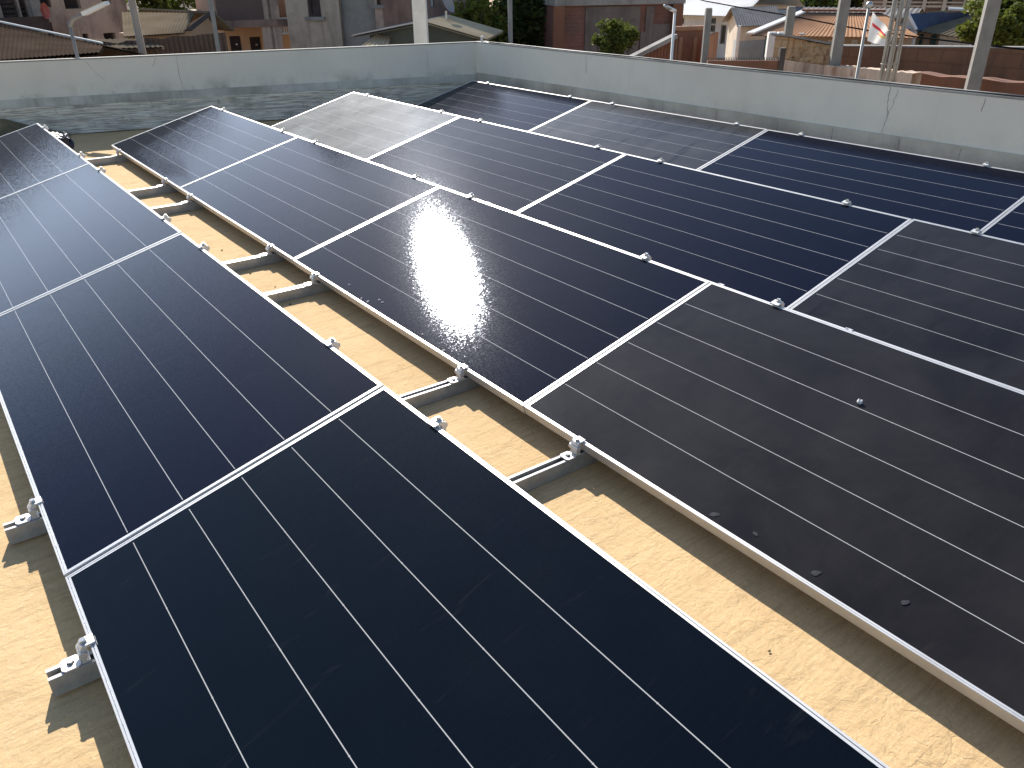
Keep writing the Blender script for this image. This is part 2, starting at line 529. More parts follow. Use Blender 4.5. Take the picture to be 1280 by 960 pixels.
def wbox(mb, t0, t1, o0, o1, z0, z1, mi=0):    # box along the far wall: t from the corner, o out towards the panels
    def q(t, o, z):
        p = K + WD * t + WN * o
        return (p.x, p.y, z)
    mb.hexa([q(t1, o1, z0), q(t0, o1, z0), q(t0, o0, z0), q(t1, o0, z0), q(t1, o1, z1), q(t0, o1, z1), q(t0, o0, z1), q(t1, o0, z1)], mi)

wl = empty("parapet_wall", (K.x + WD.x * 5, K.y + WD.y * 5, ZF), "grey painted parapet across the far side of the roof, silver flashing along its foot", "wall")
mb = MB(); wbox(mb, -0.15, 14, -0.18, 0, GZ + .02, ZT - .014); mb.build("wall", M["wall"], wl, origin=None)
mb = MB(); wbox(mb, -0.15, 14, -0.060, 0.003, ZT - .012, ZT); mb.build("coping", mat("coping_cement", (0.36, 0.35, 0.32), (0.26, 0.25, 0.22), 3), wl)
mb = MB(); wbox(mb, 0.015, 14, 0.001, 0.014, 0.185, 0.268); mb.build("ledge", M["ledge"], wl)
mb = MB()
def flash(u, v):
    t = 0.02 + u * 13.5
    zlo = ZF + 0.005 + 0.05 * max(0, mnoise.noise(Vector((t * 0.9, 4, 0))))
    ztop = 0.190 - 0.02 * abs(mnoise.noise(Vector((t * 2.5, 9, 0))))
    if t > 4.9: ztop -= min(1.0, (t - 4.9) * 1.2) * 0.09
    z = zlo + (ztop - zlo) * v
    o = 0.012 + 0.012 * mnoise.noise(Vector((t * 5, z * 16, 1))) + 0.006 * mnoise.noise(Vector((t * 17, z * 40, 6))) + 0.03 * (1 - v) ** 2
    p = K + WD * t + WN * max(o, 0.003)
    return (p.x, p.y, z)
mb.grid(flash, 420, 12)
mb.build("flashing", M["silver"], wl, smooth=True)
def crack(parent, pts, plane, w=0.006):
    mb = MB()
    P = []
    for i in range(len(pts) - 1):
        for k in range(5):
            f = k / 5
            P.append((pts[i][0] + (pts[i + 1][0] - pts[i][0]) * f + random.uniform(-.006, .006), pts[i][1] + (pts[i + 1][1] - pts[i][1]) * f))
    P.append(pts[-1])
    for i in range(len(P) - 1):
        w0 = w * (0.4 + 0.6 * random.random())
        mb.quad(plane(P[i][0] - w0 / 2, P[i][1]), plane(P[i][0] + w0 / 2, P[i][1]), plane(P[i + 1][0] + w0 / 2, P[i + 1][1]), plane(P[i + 1][0] - w0 / 2, P[i + 1][1]))
    mb.build("crack", M["crack"], parent)
def pf(t, z):
    p = K + WD * t + WN * 0.002
    return (p.x, p.y, z)
crack(wl, [(3.58, 0.60), (3.62, 0.52)], pf, 0.007)
crack(wl, [(3.38, 0.61), (3.37, 0.28)], pf, 0.004)
crack(wl, [(4.25, 0.60), (4.18, 0.48), (4.10, 0.40)], pf, 0.004)
crack(wl, [(0.62, 0.55), (0.60, 0.28)], pf, 0.003)

wr = empty("parapet_wall", (K.x, 3.0, ZF), "grey painted parapet along the right side of the roof with a long thin crack", "wall")
mb = MB(); mb.box(K.x, K.x + 0.12, -6.5, K.y - .001, GZ + .02, ZT - .014); mb.build("wall", M["wall_right_lit"], wr)
mb = MB(); mb.box(K.x - .003, K.x + 0.123, -6.5, K.y - .01, ZT - .012, ZT); mb.build("coping", mat("coping_cement_dark", (0.42, 0.42, 0.40), (0.28, 0.27, 0.25), 3), wr)
mb = MB(); mb.box(K.x - 0.012, K.x - 0.001, -6.5, K.y - .02, ZF + .002, 0.285); mb.build("skirt", M["skirt"], wr)
def pr(y, z): return (K.x - 0.002, y, z)
crack(wr, [(2.70, 0.62), (2.70, 0.50), (2.675, 0.42), (2.70, 0.29)], pr, 0.0038)
crack(wr, [(2.64, 0.60), (2.66, 0.48), (2.69, 0.40)], pr, 0.0028)
crack(wr, [(6.02, 0.60), (6.00, 0.44)], pr, 0.006)
crack(wr, [(2.02, 0.61), (2.03, 0.52)], pr, 0.004)
def pk(y, z): return (K.x - 0.0135, y, z)
for yy in (7.1, 6.2, 5.5, 4.9, 4.25, 3.6, 3.1, 2.55, 2.1):
    crack(wr, [(yy, 0.27), (yy - .01, 0.0)], pk, 0.005)
def pl_(t, z):
    p = K + WD * t + WN * 0.0155
    return (p.x, p.y, z)
for t in (0.9, 1.7, 2.55, 3.4, 4.05, 4.27, 4.5, 5.3):
    crack(wl, [(t, 0.265), (t - .01, 0.19)], pl_, 0.005)

# ------------------------------------------------------------------ solar panels
ct, st = math.cos(TILT), math.sin(TILT)
def ring(mb, x0, x1, y0, y1, X0, X1, Y0, Y1, zi, zo):   # flat ring between an inner and an outer rectangle
    o = [(X0, Y0), (X1, Y0), (X1, Y1), (X0, Y1)]
    i = [(x0, y0), (x1, y0), (x1, y1), (x0, y1)]
    for k in range(4):
        n = (k + 1) % 4
        mb.quad((*o[k], zo), (*o[n], zo), (*i[n], zi), (*i[k], zi))
def loop(mb, x0, x1, y0, y1, z0, z1, inward=False):
    o = [(x0, y0), (x1, y0), (x1, y1), (x0, y1)]
    for k in range(4):
        n = (k + 1) % 4
        q = [(*o[k], z0), (*o[n], z0), (*o[n], z1), (*o[k], z1)]
        mb.quad(*(q[::-1] if inward else q))
def frame_mesh():
    mb = MB()
    W, H = WID, 0.036
    l0, l1, l2, l3 = 0.0, 0.0055, 0.0072, 0.0125      # outer lip, groove, inner lip
    R = lambda d: (d, W - d, -LEN + d, -d)
    loop(mb, *R(0), -H, -0.0012)
    ring(mb, *R(0.0012), *R(0), 0, -0.0012)
    ring(mb, *R(l1), *R(0.0012), 0, 0)
    loop(mb, *R(l1), -0.004, 0, True)
    ring(mb, *R(l2), *R(l1), -0.004, -0.004)
    loop(mb, *R(l2), -0.004, -0.0006)
    ring(mb, *R(l3), *R(l2), -0.0006, -0.0006)
    loop(mb, *R(l3), -0.009, -0.0006, True)
    ring(mb, *R(0.028), *R(0), -H, -H)
    mb.f[-4:] = [f[::-1] for f in mb.f[-4:]]
    loop(mb, *R(0.028), -H, -H + 0.002, True)
    return mb
def glass_mesh():
    mb = MB()
    x0, x1, y0, y1 = 0.0115, WID - 0.0115, -LEN + 0.0115, -0.0115
    mb.box(x0, x1, y0, y1, -0.0065, -0.0020)
    mb.m[0] = 1
    return mb
fm = frame_mesh().build("frame", M["alu"])
gms = {}
for key in ("glass_clean", "glass_black", "glass_grey", "glass_matte", "glass_wiped", "glass_hazy"):
    o = glass_mesh().build("glass", [M[key], M["backsheet"]])
    gms[key] = o.data
    bpy.data.objects.remove(o)
fmd = fm.data
bpy.data.objects.remove(fm)
jb = MB()
jb.box(0.80, 0.90, -LEN / 2 - .08, -LEN / 2 + .08, -0.030, -0.0075)
jbo = jb.build("junction_box", mat("black_plastic", (0.02, 0.02, 0.02), rough=0.5))
jbd = jbo.data
bpy.data.objects.remove(jbo)

PANELS = {
 (0, 0): ("glass_clean", "solar panel at the far end of the leftmost row, beside the dark plastic bag"),
 (0, 1): ("glass_clean", "blue-grey shining solar panel second from the far end of the leftmost row"),
 (0, 2): ("glass_clean", "navy solar panel directly beyond the big black foreground one, in the leftmost row"),
 (0, 3): ("glass_black", "big black solar panel nearest the camera, at the bottom of the leftmost row"),
 (1, 0): ("glass_clean", "solar panel at the far end of second row, one corner reflecting something dark"),
 (1, 1): ("glass_clean", "solar panel just beyond the one with big sun glare, in the second row"),
 (1, 2): ("glass_clean", "solar panel with the big blinding white sun glare on its glass"),
 (1, 3): ("glass_matte", "large dull charcoal solar panel with pale droppings, next to the glaring one"),
 (2, 0): ("glass_hazy", "pale grey hazy solar panel at the far end of the third row from the left"),
 (2, 1): ("glass_grey", "dark grey solar panel between the pale hazy one and a deep blue one"),
 (2, 2): ("glass_clean", "deep blue solar panel of the third row, just right of the sun glare"),
 (2, 3): ("glass_wiped", "dull brown-black solar panel with bluish wiped patches, near end of third row"),
 (3, 0): ("glass_clean", "solar panel nearest the corner where the two parapets meet"),
 (3, 1): ("glass_wiped", "brown-grey dusty solar panel with dark smudges, along the right parapet"),
 (3, 2): ("glass_clean", "clean deep blue solar panel along the right parapet, next to the brown-grey dusty one"),
 (3, 3): ("glass_clean", "dark solar panel by the right parapet, mostly cut off by photo's right edge"),
}
for (r, k), (gk, lab) in PANELS.items():
    y = S0[r] - k * PJ - (PJ - LEN) / 2
    t = empty("solar_panel", (r * RP, y, 0), lab, "solar panel", "solar panels in four tilted rows on the roof")
    t.rotation_euler = (random.uniform(-.0015, .0015), -TILT, random.uniform(-.0006, .0006))
    for nm, d in (("frame", fmd), ("glass", gms[gk]), ("junction_box", jbd)):
        c = bpy.data.objects.new(nm, d)
        COL.objects.link(c)
        c.parent = t

# ------------------------------------------------------------------ mounting rails with clamps and rear legs
RZ0, RZ1 = ZF + 0.0085, -0.043
def rail_mesh():
    mb = MB()
    x0, x1, w, t, lip = -0.10, 3 * RP + ct + 0.10, 0.0205, 0.0028, 0.0075
    mb.box(x0, x1, -w, w, RZ0, RZ0 + t)
    for s in (-1, 1):
        a, b = sorted((s * w, s * (w - t)))
        mb.box(x0, x1, a, b, RZ0 + t, RZ1)
        a, b = sorted((s * (w - t), s * (w - t - lip)))
        mb.box(x0, x1, a, b, RZ1 - t, RZ1 - 0.0003)
        a, b = sorted((s * (w - t - lip), s * (w - t - lip + 0.0022)))
        mb.box(x0, x1, a, b, RZ1 - t - 0.007, RZ1 - t)
    return mb
def plate_hole(mb, cx, cy, z0, z1, hx, hy, r):
    n = 16
    sq = []
    for k in range(n):
        a = 2 * math.pi * (k + .5) / n
        c, s = math.cos(a), math.sin(a)
        m = max(abs(c), abs(s))
        sq.append((cx + hx * c / m, cy + hy * s / m, cx + r * c, cy + r * s))
    for k in range(n):
        A, B = sq[k], sq[(k + 1) % n]
        mb.quad((A[0], A[1], z1), (B[0], B[1], z1), (B[2], B[3], z1), (A[2], A[3], z1))
        mb.quad((A[0], A[1], z0), (B[0], B[1], z0), (B[0], B[1], z1), (A[0], A[1], z1))
        mb.quad((A[2], A[3], z1), (B[2], B[3], z1), (B[2], B[3], z0), (A[2], A[3], z0))
        mb.quad((A[0], A[1], z0), (A[2], A[3], z0), (B[2], B[3], z0), (B[0], B[1], z0))
def prism(mb, prof, y0, y1):            # profile in x, z swept along y
    n = len(prof)
    mb.quad(*[(x, y0, z) for x, z in prof])
    mb.quad(*[(x, y1, z) for x, z in reversed(prof)])
    for k in range(n):
        a, b = prof[k], prof[(k + 1) % n]
        mb.quad((a[0], y0, a[1]), (a[0], y1, a[1]), (b[0], y1, b[1]), (b[0], y0, b[1]))
def disc(mb, c, axis, r, h, n=16):
    mb.tube([Vector(c), Vector(c) + Vector(axis).normalized() * h], r, n)
def low_clamp():
    mb = MB()
    z = RZ1 + 0.0005
    plate_hole(mb, -0.048, 0, z, z + 0.0045, 0.021, 0.0225, 0.0085)
    # gooseneck: rises beside the frame and curls over its lip
    prism(mb, [(-0.027, z), (-0.006, z), (-0.006, z + .006), (-0.014, z + .006), (-0.008, -0.012), (-0.006, 0.0005), (0.013, 0.0045), (0.013, 0.0085), (-0.016, 0.0060), (-0.023, -0.004), (-0.021, z + .016)], -0.0165, 0.0165)
    disc(mb, (-0.019, -0.021, -0.017), (0, 1, 0), 0.0098, 0.042, 14)
    return mb
def low_bolt():
    mb = MB()
    mb.tube([(-0.0098, 0, 0.0045), (-0.0102, 0, 0.0074), (-0.0103, 0, 0.0075), (-0.0112, 0, 0.0148)], [0.0105, 0.0105, 0.0072, 0.0072], 12)
    return mb
def low_nut():
    mb = MB()
    mb.tube([(-0.048, 0.0, RZ1 - 0.004), (-0.048, 0.0, RZ1 + 0.0051), (-0.048, 0, RZ1 + 0.0052), (-0.048, 0, RZ1 + 0.011)], [0.0048, 0.0048, 0.0066, 0.0066], 6)
    return mb
HX, HZ = ct * WID, st * WID
def high_clamp():
    mb = MB()
    prism(mb, [(HX - 0.015, HZ + 0.0005), (HX + 0.004, HZ + 0.0045), (HX + 0.010, HZ - 0.004), (HX + 0.006, HZ - 0.045), (HX + 0.018, HZ - 0.045), (HX + 0.026, HZ + 0.002), (HX + 0.014, HZ + 0.0125), (HX - 0.0165, HZ + 0.0055)], -0.018, 0.018)
    disc(mb, (HX + 0.022, -0.010, HZ - 0.008), (0, 1, 0), 0.0118, 0.006, 18)
    disc(mb, (HX + 0.022, 0.006, HZ - 0.008), (0, 1, 0), 0.0118, 0.006, 18)
    return mb
def high_bolt():
    mb = MB()
    mb.tube([(HX + 0.010, 0, HZ + 0.010), (HX + 0.0102, 0, HZ + 0.013), (HX + 0.0102, 0, HZ + 0.0131), (HX + 0.011, 0, HZ + 0.0203)], [0.0105, 0.0105, 0.0072, 0.0072], 12)
    return mb
def rear_leg():
    mb = MB()
    x = HX + 0.002
    prism(mb, [(x - .004, RZ1), (x + .004, RZ1), (x + .016, HZ - 0.045), (x + .008, HZ - 0.045)], -0.016, 0.016)
    prism(mb, [(x - .004, RZ1 + .0005), (x + .050, RZ1 + .0005), (x + .050, RZ1 + .005), (x + .0045, RZ1 + .005)], -0.0155, 0.0155)
    return mb
def proto(mb, name, m):
    o = mb.build(name, m)
    d = o.data
    bpy.data.objects.remove(o)
    return d
RD = proto(rail_mesh(), "mounting_rail", M["galv"])
LC, LB = proto(low_clamp(), "clamp", M["alu"]), proto(low_bolt(), "bolt", M["zinc"])
LN = proto(low_nut(), "nut", M["zinc"])
HC, HB = proto(high_clamp(), "clamp", M["alu"]), proto(high_bolt(), "bolt", M["zinc"])
RL = proto(rear_leg(), "rear_leg", M["alu"])
RAILS = [(7.36, "slotted steel rail under the far end panels, nearest the far parapet"),
         (5.93, "slotted steel rail just beyond the farthest joint between panels of each row"),
         (5.31, "slotted steel rail just on the near side of the farthest joint between panels"),
         (3.835, "slotted steel rail just beyond the middle joint between panels of each row"),
         (3.225, "slotted steel rail just on the near side of the middle joint between panels"),
         (1.845, "slotted steel rail below the glaring panel, just beyond the nearest panel joint"),
         (1.150, "slotted steel rail whose stub sticks out nearest the photo's lower left corner"),
         (-0.44, "slotted steel rail under the near ends of the foreground panels")]
for y, lab in RAILS:
    o = bpy.data.objects.new("mounting_rail", RD)
    COL.objects.link(o)
    o.location = (0, y, 0)
    o.rotation_euler = (0, 0, -0.0133)
    tag(o, lab, "rail", "mounting rails running under all the panel rows")
    for r in range(4):
        for nm, d, sub in (("clamp", LC, LB), ("clamp", HC, HB), ("rear_leg", RL, None)):
            c = bpy.data.objects.new(nm, d)
            COL.objects.link(c)
            c.parent = o
            c.location = (r * RP, random.uniform(-.006, .006), 0)
            if sub:
                b = bpy.data.objects.new("bolt", sub)
                COL.objects.link(b)
                b.parent = c
                if d is LC:
                    b = bpy.data.objects.new("nut", LN)
                    COL.objects.link(b)
                    b.parent = c

# ------------------------------------------------------------------ small things on the roof
def blob(mb, c, r, seed, n=10, flat=1.0, amp=0.35, fr=2.0):
    nu, nv = n * 2, n
    def fn(u, v):
        a, b = u * 2 * math.pi, (v - .5) * math.pi
        d = Vector((math.cos(b) * math.cos(a), math.cos(b) * math.sin(a), math.sin(b)))
        k = 1 + amp * mnoise.noise(d * fr + Vector((seed, seed * 2, 0))) + amp * .5 * mnoise.noise(d * fr * 2.7 + Vector((seed, 0, 7)))
        return Vector(c) + Vector((d.x * r[0] * k, d.y * r[1] * k, d.z * r[2] * k * flat))
    mb.grid(fn, nu, nv)
mb = MB(); blob(mb, (1.04, 7.60, 0.13), (0.08, 0.14, 0.035), 3, 30, amp=0.45, fr=1.7)
blob(mb, (1.13, 7.50, 0.06), (0.045, 0.11, 0.10), 8, 26, amp=0.45, fr=1.8)
tag(mb.build("plastic_bag", mat("dark_plastic_film", (0.02, 0.022, 0.04), (0.06, 0.065, 0.09), 9, rough=0.35, bmp=.6), smooth=True, origin=(1.06, 7.6, ZF)), "crumpled dark blue plastic bag behind the far corner of the leftmost row", "bag")
mb = MB()
pts = [(1.12, 7.45, -0.02), (1.16, 7.30, -0.06)]
for k in range(22):
    pts.append((1.165 + 0.02 * math.sin(k * 0.9) + 0.004 * k, 7.2 - k * 0.075, ZF + 0.02 + 0.006 * math.sin(k * 1.7)))
mb.tube(pts, 0.011, 8)
tag(mb.build("cable", mat("black_cable", (0.015, 0.015, 0.015), rough=0.5), smooth=True, origin=(1.17, 6.5, ZF)), "black cable lying on the roof beside the far end of the leftmost row", "cable")
mb = MB()
def tarp(u, v):
    t = 4.55 + u * 2.6
    h = (1 - v)
    o = 0.05 + 0.50 * v + 0.03 * mnoise.noise(Vector((t * 3, v * 2, 0)))
    env = min(1, u * 4.5)
    z = ZF + 0.014 + 0.185 * env * (h ** 0.8) + 0.03 * env * mnoise.noise(Vector((t * 4, v * 5, 2)))
    p = K + WD * t + WN * o
    return (p.x, p.y, max(z, ZF + 0.010))
mb.grid(tarp, 50, 24)
tag(mb.build("tarpaulin", mat("olive_canvas", (0.24, 0.19, 0.09), (0.09, 0.073, 0.04), 3, rough=0.9, bmp=0.3), smooth=True, origin=(0.6, 9.2, ZF)), "olive brown cloth heaped against the foot of the far parapet", "cloth")
# droppings and grit on the charcoal panel: little solid lumps on the glass
def on_panel(r, px, py):
    n = Vector((-st, 0, ct)); P0 = Vector((r * RP, 0, 0)) - n * 0.002
    d = ray(px, py)
    return CAM + d * ((P0 - CAM).dot(n) / d.dot(n))
white = mat("dropping_white", (0.62, 0.62, 0.60), (0.40, 0.40, 0.40), 40, rough=0.9)
greyd = mat("dropping_grey", (0.024, 0.026, 0.034), (0.014, 0.015, 0.020), 60, rough=0.9)
mb = MB(); c = on_panel(1, 1074, 504); blob(mb, c + Vector((0, 0, .005)), (0.009, 0.008, 0.007), 5, 8, amp=.5)
tag(mb.build("dropping", white, origin=c), "small bright white lump standing on the charcoal panel", "dropping")
for i, (px, py, s, lab) in enumerate([(893, 643, 1.3, "upper of the two larger grey smears near the charcoal panel's lower left edge"),
                       (944, 667, .8, "small grey speck between the two larger smears on the charcoal panel"),
                       (1020, 716, 1.2, "lower of the two larger grey smears near the charcoal panel's lower edge"),
                       (1132, 753, 1.0, "pale smear at the lower right of the charcoal panel, farthest right of its grey marks")]):
    mb = MB(); c = on_panel(1, px, py); blob(mb, (0, 0, 0), (0.006 * s, 0.010 * s, 0.0004), 11 + i * 3, 10, amp=.5, fr=1.3)
    o = mb.build("dropping", greyd)
    o.location = c
    o.rotation_euler = (Matrix.Rotation(-TILT, 3, "Y") @ Matrix.Rotation(random.uniform(0, 3), 3, "Z")).to_euler()
    tag(o, lab, "dropping", "dried droppings on the dull charcoal panel")
for i, (px, py) in enumerate([(452, 373), (460, 377), (474, 375), (478, 378), (437, 356), (528, 418), (555, 438)]):
    mb = MB(); c = on_panel(1, px, py); s = random.uniform(.55, 1.0)
    blob(mb, (0, 0, 0), (0.008 * s, 0.011 * s, 0.003), 31 + i * 3, 7, amp=.8, fr=1.6)
    o = mb.build("dropping", white)
    o.location = c
    o.rotation_euler = (Matrix.Rotation(-TILT, 3, "Y") @ Matrix.Rotation(random.uniform(0, 3), 3, "Z")).to_euler()
    tag(o, "tiny pale dropping on the glaring panel near its lower left edge", "dropping", "tiny droppings near the lower edge of the glaring panel")
stone = mat("dark_grit", (0.06, 0.045, 0.03), (0.16, 0.11, 0.07), 30, rough=0.95)
for i in range(10):
    y = random.uniform(0.2, 5.2)
    x = random.choice([random.uniform(1.16, 1.24), random.uniform(1.16, 1.24), random.uniform(1.25, 1.42)]) - 0.0133 * y
    mb = MB(); s = random.uniform(.0025, .0045)
    blob(mb, (0, 0, 0), (s * 1.5, s, s * .6), i * 5, 6, amp=.6)
    o = mb.build("pebble", stone)
    o.location = (x, y, ZF + 0.011)
    tag(o, "tiny dark bit of grit on the tan roof between the two left rows", "pebble", "bits of grit on the roof floor")
# cable clipped along the right parapet's top
mb = MB()
pts = [(K.x + 0.014, K.y - 0.25 - k * 0.4, ZT + 0.006 + 0.003 * math.sin(k * 1.3)) for k in range(34)]
mb.tube(pts, 0.007, 7)
tag(mb.build("cable", mat("dark_cable", (0.03, 0.03, 0.03), rough=0.5), smooth=True, origin=(K.x, 2, ZT)), "thin dark cable running along the top of the right parapet", "cable")
mb = MB(); mb.tube([(K.x + .05, K.y - .05, ZT), (K.x + .05, K.y - .05, ZT + .05), (K.x + .05, K.y - .09, ZT + .06)], 0.013, 10)
tag(mb.build("pipe_stub", mat("white_conduit", (0.7, 0.7, 0.68), rough=0.4), smooth=True, origin=(K.x + .05, K.y - .05, ZT)), "short white pipe stub standing on the corner where the parapets meet", "pipe")

# ================================================================== beyond the roof
class Fac:
    """vertical facade through two plan points; o counts towards the camera"""
    def __init__(s, p0, p1):
        s.o = Vector((p0[0], p0[1]))
        dv = Vector((p1[0], p1[1])) - s.o
        s.len = dv.length
        s.d = dv / s.len
        s.n = Vector((s.d.y, -s.d.x))
        if s.n.dot(Vector((CAM.x, CAM.y)) - s.o) < 0:
            s.n = -s.n
    def P(s, u, z, out=0.0):
        q = s.o + s.d * u + s.n * out
        return Vector((q.x, q.y, z))
    def pix(s, px, py):
        d = ray(px, py)
        k = (s.o - Vector((CAM.x, CAM.y))).dot(s.n) / Vector((d.x, d.y)).dot(s.n)
        p = CAM + d * k
        return (Vector((p.x, p.y)) - s.o).dot(s.d), p.z
    def box(s, mb, u0, u1, z0, z1, o0, o1, mi=0):
        mb.hexa([s.P(u0, z0, o1), s.P(u1, z0, o1), s.P(u1, z0, o0), s.P(u0, z0, o0), s.P(u0, z1, o1), s.P(u1, z1, o1), s.P(u1, z1, o0), s.P(u0, z1, o0)], mi)
    def rect(s, x0, y0, x1, y1):          # pixel rectangle -> u0,u1,z0,z1 (taken along its middle)
        ym, xm = (y0 + y1) / 2, (x0 + x1) / 2
        a, b = s.pix(x0, ym)[0], s.pix(x1, ym)[0]
        c, d = s.pix(xm, y0)[1], s.pix(xm, y1)[1]
        return min(a, b), max(a, b), min(c, d), max(c, d)

def wall_holes(mb, F, u0, u1, z0, z1, depth, holes, rec=0.18):
    us = sorted({u0, u1, *[h[0] for h in holes], *[h[1] for h in holes]})
    zs = sorted({z0, z1, *[h[2] for h in holes], *[h[3] for h in holes]})
    us = [u for u in us if u0 <= u <= u1]; zs = [z for z in zs if z0 <= z <= z1]
    for i in range(len(us) - 1):
        for j in range(len(zs) - 1):
            cu, cz = (us[i] + us[i + 1]) / 2, (zs[j] + zs[j + 1]) / 2
            if any(h[0] < cu < h[1] and h[2] < cz < h[3] for h in holes):
                continue
            mb.quad(F.P(us[i], zs[j]), F.P(us[i + 1], zs[j]), F.P(us[i + 1], zs[j + 1]), F.P(us[i], zs[j + 1]))
    for a, b, c, d in [h[:4] for h in holes]:
        mb.quad(F.P(a, c), F.P(a, d), F.P(a, d, -rec), F.P(a, c, -rec))
        mb.quad(F.P(b, c), F.P(b, c, -rec), F.P(b, d, -rec), F.P(b, d))
        mb.quad(F.P(a, d), F.P(b, d), F.P(b, d, -rec), F.P(a, d, -rec))
        mb.quad(F.P(a, c), F.P(a, c, -rec), F.P(b, c, -rec), F.P(b, c))
    mb.quad(F.P(u0, z0), F.P(u0, z1), F.P(u0, z1, -depth), F.P(u0, z0, -depth))
    mb.quad(F.P(u1, z0), F.P(u1, z0, -depth), F.P(u1, z1, -depth), F.P(u1, z1))
    mb.quad(F.P(u0, z0, -depth), F.P(u0, z1, -depth), F.P(u1, z1, -depth), F.P(u1, z0, -depth))
    mb.quad(F.P(u0, z1), F.P(u1, z1), F.P(u1, z1, -depth), F.P(u0, z1, -depth))

def slab(mb, a, b, c, d, t=0.04):
    a, b, c, d = map(Vector, (a, b, c, d))
    n = (b - a).cross(d - a).normalized()
    if n.z < 0: n = -n
    mb.hexa([p for p in (a, b, c, d)] + [p + n * t for p in (a, b, c, d)])

def corrugated(mb, a, b, c, d, pitch=0.12, amp=0.012):
    """a-b eave, d-c ridge: sheet of waves running from ridge to eave"""
    a, b, c, d = map(Vector, (a, b, c, d))
    n = (b - a).cross(d - a).normalized()
    if n.z < 0: n = -n
    k = max(4, int((b - a).length / pitch)) * 4
    def fn(u, v):
        w = amp * math.sin(u * k / 4 * 2 * math.pi)
        p = a.lerp(b, u).lerp(d.lerp(c, u), v) + n * w
        return p
    mb.grid(fn, k, 3)
    def fn2(u, v):
        return fn(u, v) - n * 0.03
    mb.grid(fn2, k, 1)

def opening(F, bld, h, kind="window", frame=None, pane=None, sill=False, bars=0):
    a, b, c, d = h[:4]
    mb = MB(); F.box(mb, a, b, c, d, -0.30, -0.182)
    if kind == "door":
        dd = mb.build("door", pane, bld)
        m2 = MB(); F.box(m2, b - .16, b - .10, c + (d - c) * .45, c + (d - c) * .52, -0.18, -0.13); m2.build("handle", M["zinc"], dd)
        return dd
    fb = MB()
    t = 0.07
    F.box(fb, a, a + t, c, d, -0.181, -0.10); F.box(fb, b - t, b, c, d, -0.181, -0.10)
    F.box(fb, a + t, b - t, d - t, d, -0.181, -0.10); F.box(fb, a + t, b - t, c, c + t, -0.181, -0.10)
    for k in range(bars):
        u = a + t + (b - a - 2 * t) * (k + 1) / (bars + 1)
        F.box(fb, u - .025, u + .025, c + t, d - t, -0.180, -0.12)
    w = fb.build("window", frame or M["dark"], bld)
    mb.build("pane", pane or M["pane"], w)
    if sill:
        sb = MB(); F.box(sb, a - .1, b + .1, c - .09, c - .003, -0.05, 0.10); sb.build("sill", M["concrete"], w)
    return w

M["dark"] = mat("dark_wood", (0.045, 0.035, 0.03), (0.08, 0.06, 0.05), 4, rough=0.7)
M["pane"] = mat("dark_pane", (0.015, 0.016, 0.018), rough=0.25)
M["shutter"] = mat("brown_shutter", (0.07, 0.045, 0.04), (0.045, 0.03, 0.028), 5, rough=0.75)
M["concrete"] = stained("raw_concrete", (0.30, 0.28, 0.255), (0.13, 0.115, 0.10), 0.6, 1.5)
M["pink"] = stained("pink_plaster", (0.54, 0.41, 0.33), (0.23, 0.175, 0.14), 0.9, 1.21)
M["rose"] = stained("rose_brown_plaster", (0.31, 0.205, 0.16), (0.13, 0.09, 0.075), 0.9, 1.32)
M["orange"] = stained("orange_plaster", (0.56, 0.37, 0.235), (0.34, 0.235, 0.16), 0.5, 0.7)
M["greyp"] = stained("grey_weathered_plaster", (0.46, 0.375, 0.30), (0.20, 0.16, 0.125), 0.9, 0.99)
M["bluep"] = stained("blue_grey_plaster", (0.31, 0.29, 0.265), (0.15, 0.135, 0.12), 0.9, 1.1)
M["brickred"] = stained("red_brick", (0.23, 0.105, 0.075), (0.10, 0.075, 0.060), 0.9, 1.32, brick=(0.22, 0.085, 0.010))
M["brickdark"] = stained("dark_brown_brick", (0.26, 0.13, 0.07), (0.11, 0.065, 0.042), 0.75, 0.8, brick=(0.42, 0.20, 0.014))
M["bricktan"] = stained("tan_rough_masonry", (0.62, 0.40, 0.22), (0.24, 0.14, 0.075), 0.75, 2.6, streak=False, brick=(0.30, 0.14, 0.016), bmp=0.9)
M["limewash"] = stained("flaking_limewash", (0.74, 0.55, 0.40), (0.30, 0.15, 0.085), 0.85, 1.7)
M["redbase"] = stained("red_earth_wall", (0.21, 0.09, 0.05), (0.11, 0.055, 0.036), 0.6, 1.0)
M["white"] = stained("white_render", (0.66, 0.66, 0.65), (0.40, 0.39, 0.38), 0.35, 0.8)
M["cream"] = stained("cream_render", (0.58, 0.50, 0.40), (0.38, 0.31, 0.23), 0.4, 0.9)
M["tan"] = stained("tan_render", (0.42, 0.32, 0.24), (0.28, 0.21, 0.16), 0.4, 0.9)
M["greyblue"] = mat("grey_blue_dado", (0.30, 0.33, 0.35), (0.24, 0.27, 0.29), 2, rough=0.8)
M["teal"] = mat("teal_paint", (0.06, 0.16, 0.19), (0.045, 0.12, 0.15), 3, rough=0.6)
M["tin_brown"] = mat("rusty_brown_tin", (0.075, 0.056, 0.043), (0.048, 0.035, 0.027), 1.4, rough=0.9, spec=0.0)
M["tin_grey"] = mat("grey_tin", (0.25, 0.245, 0.24), (0.19, 0.18, 0.17), 1.2, rough=0.85, spec=0.0)
M["tin_tan"] = mat("weathered_tan_tin", (0.20, 0.165, 0.12), (0.15, 0.12, 0.085), 1.2, rough=0.85, spec=0.0)
M["tin_sand"] = mat("sandy_tin", (0.50, 0.41, 0.28), (0.38, 0.30, 0.20), 1.6, rough=0.8, spec=0.0)
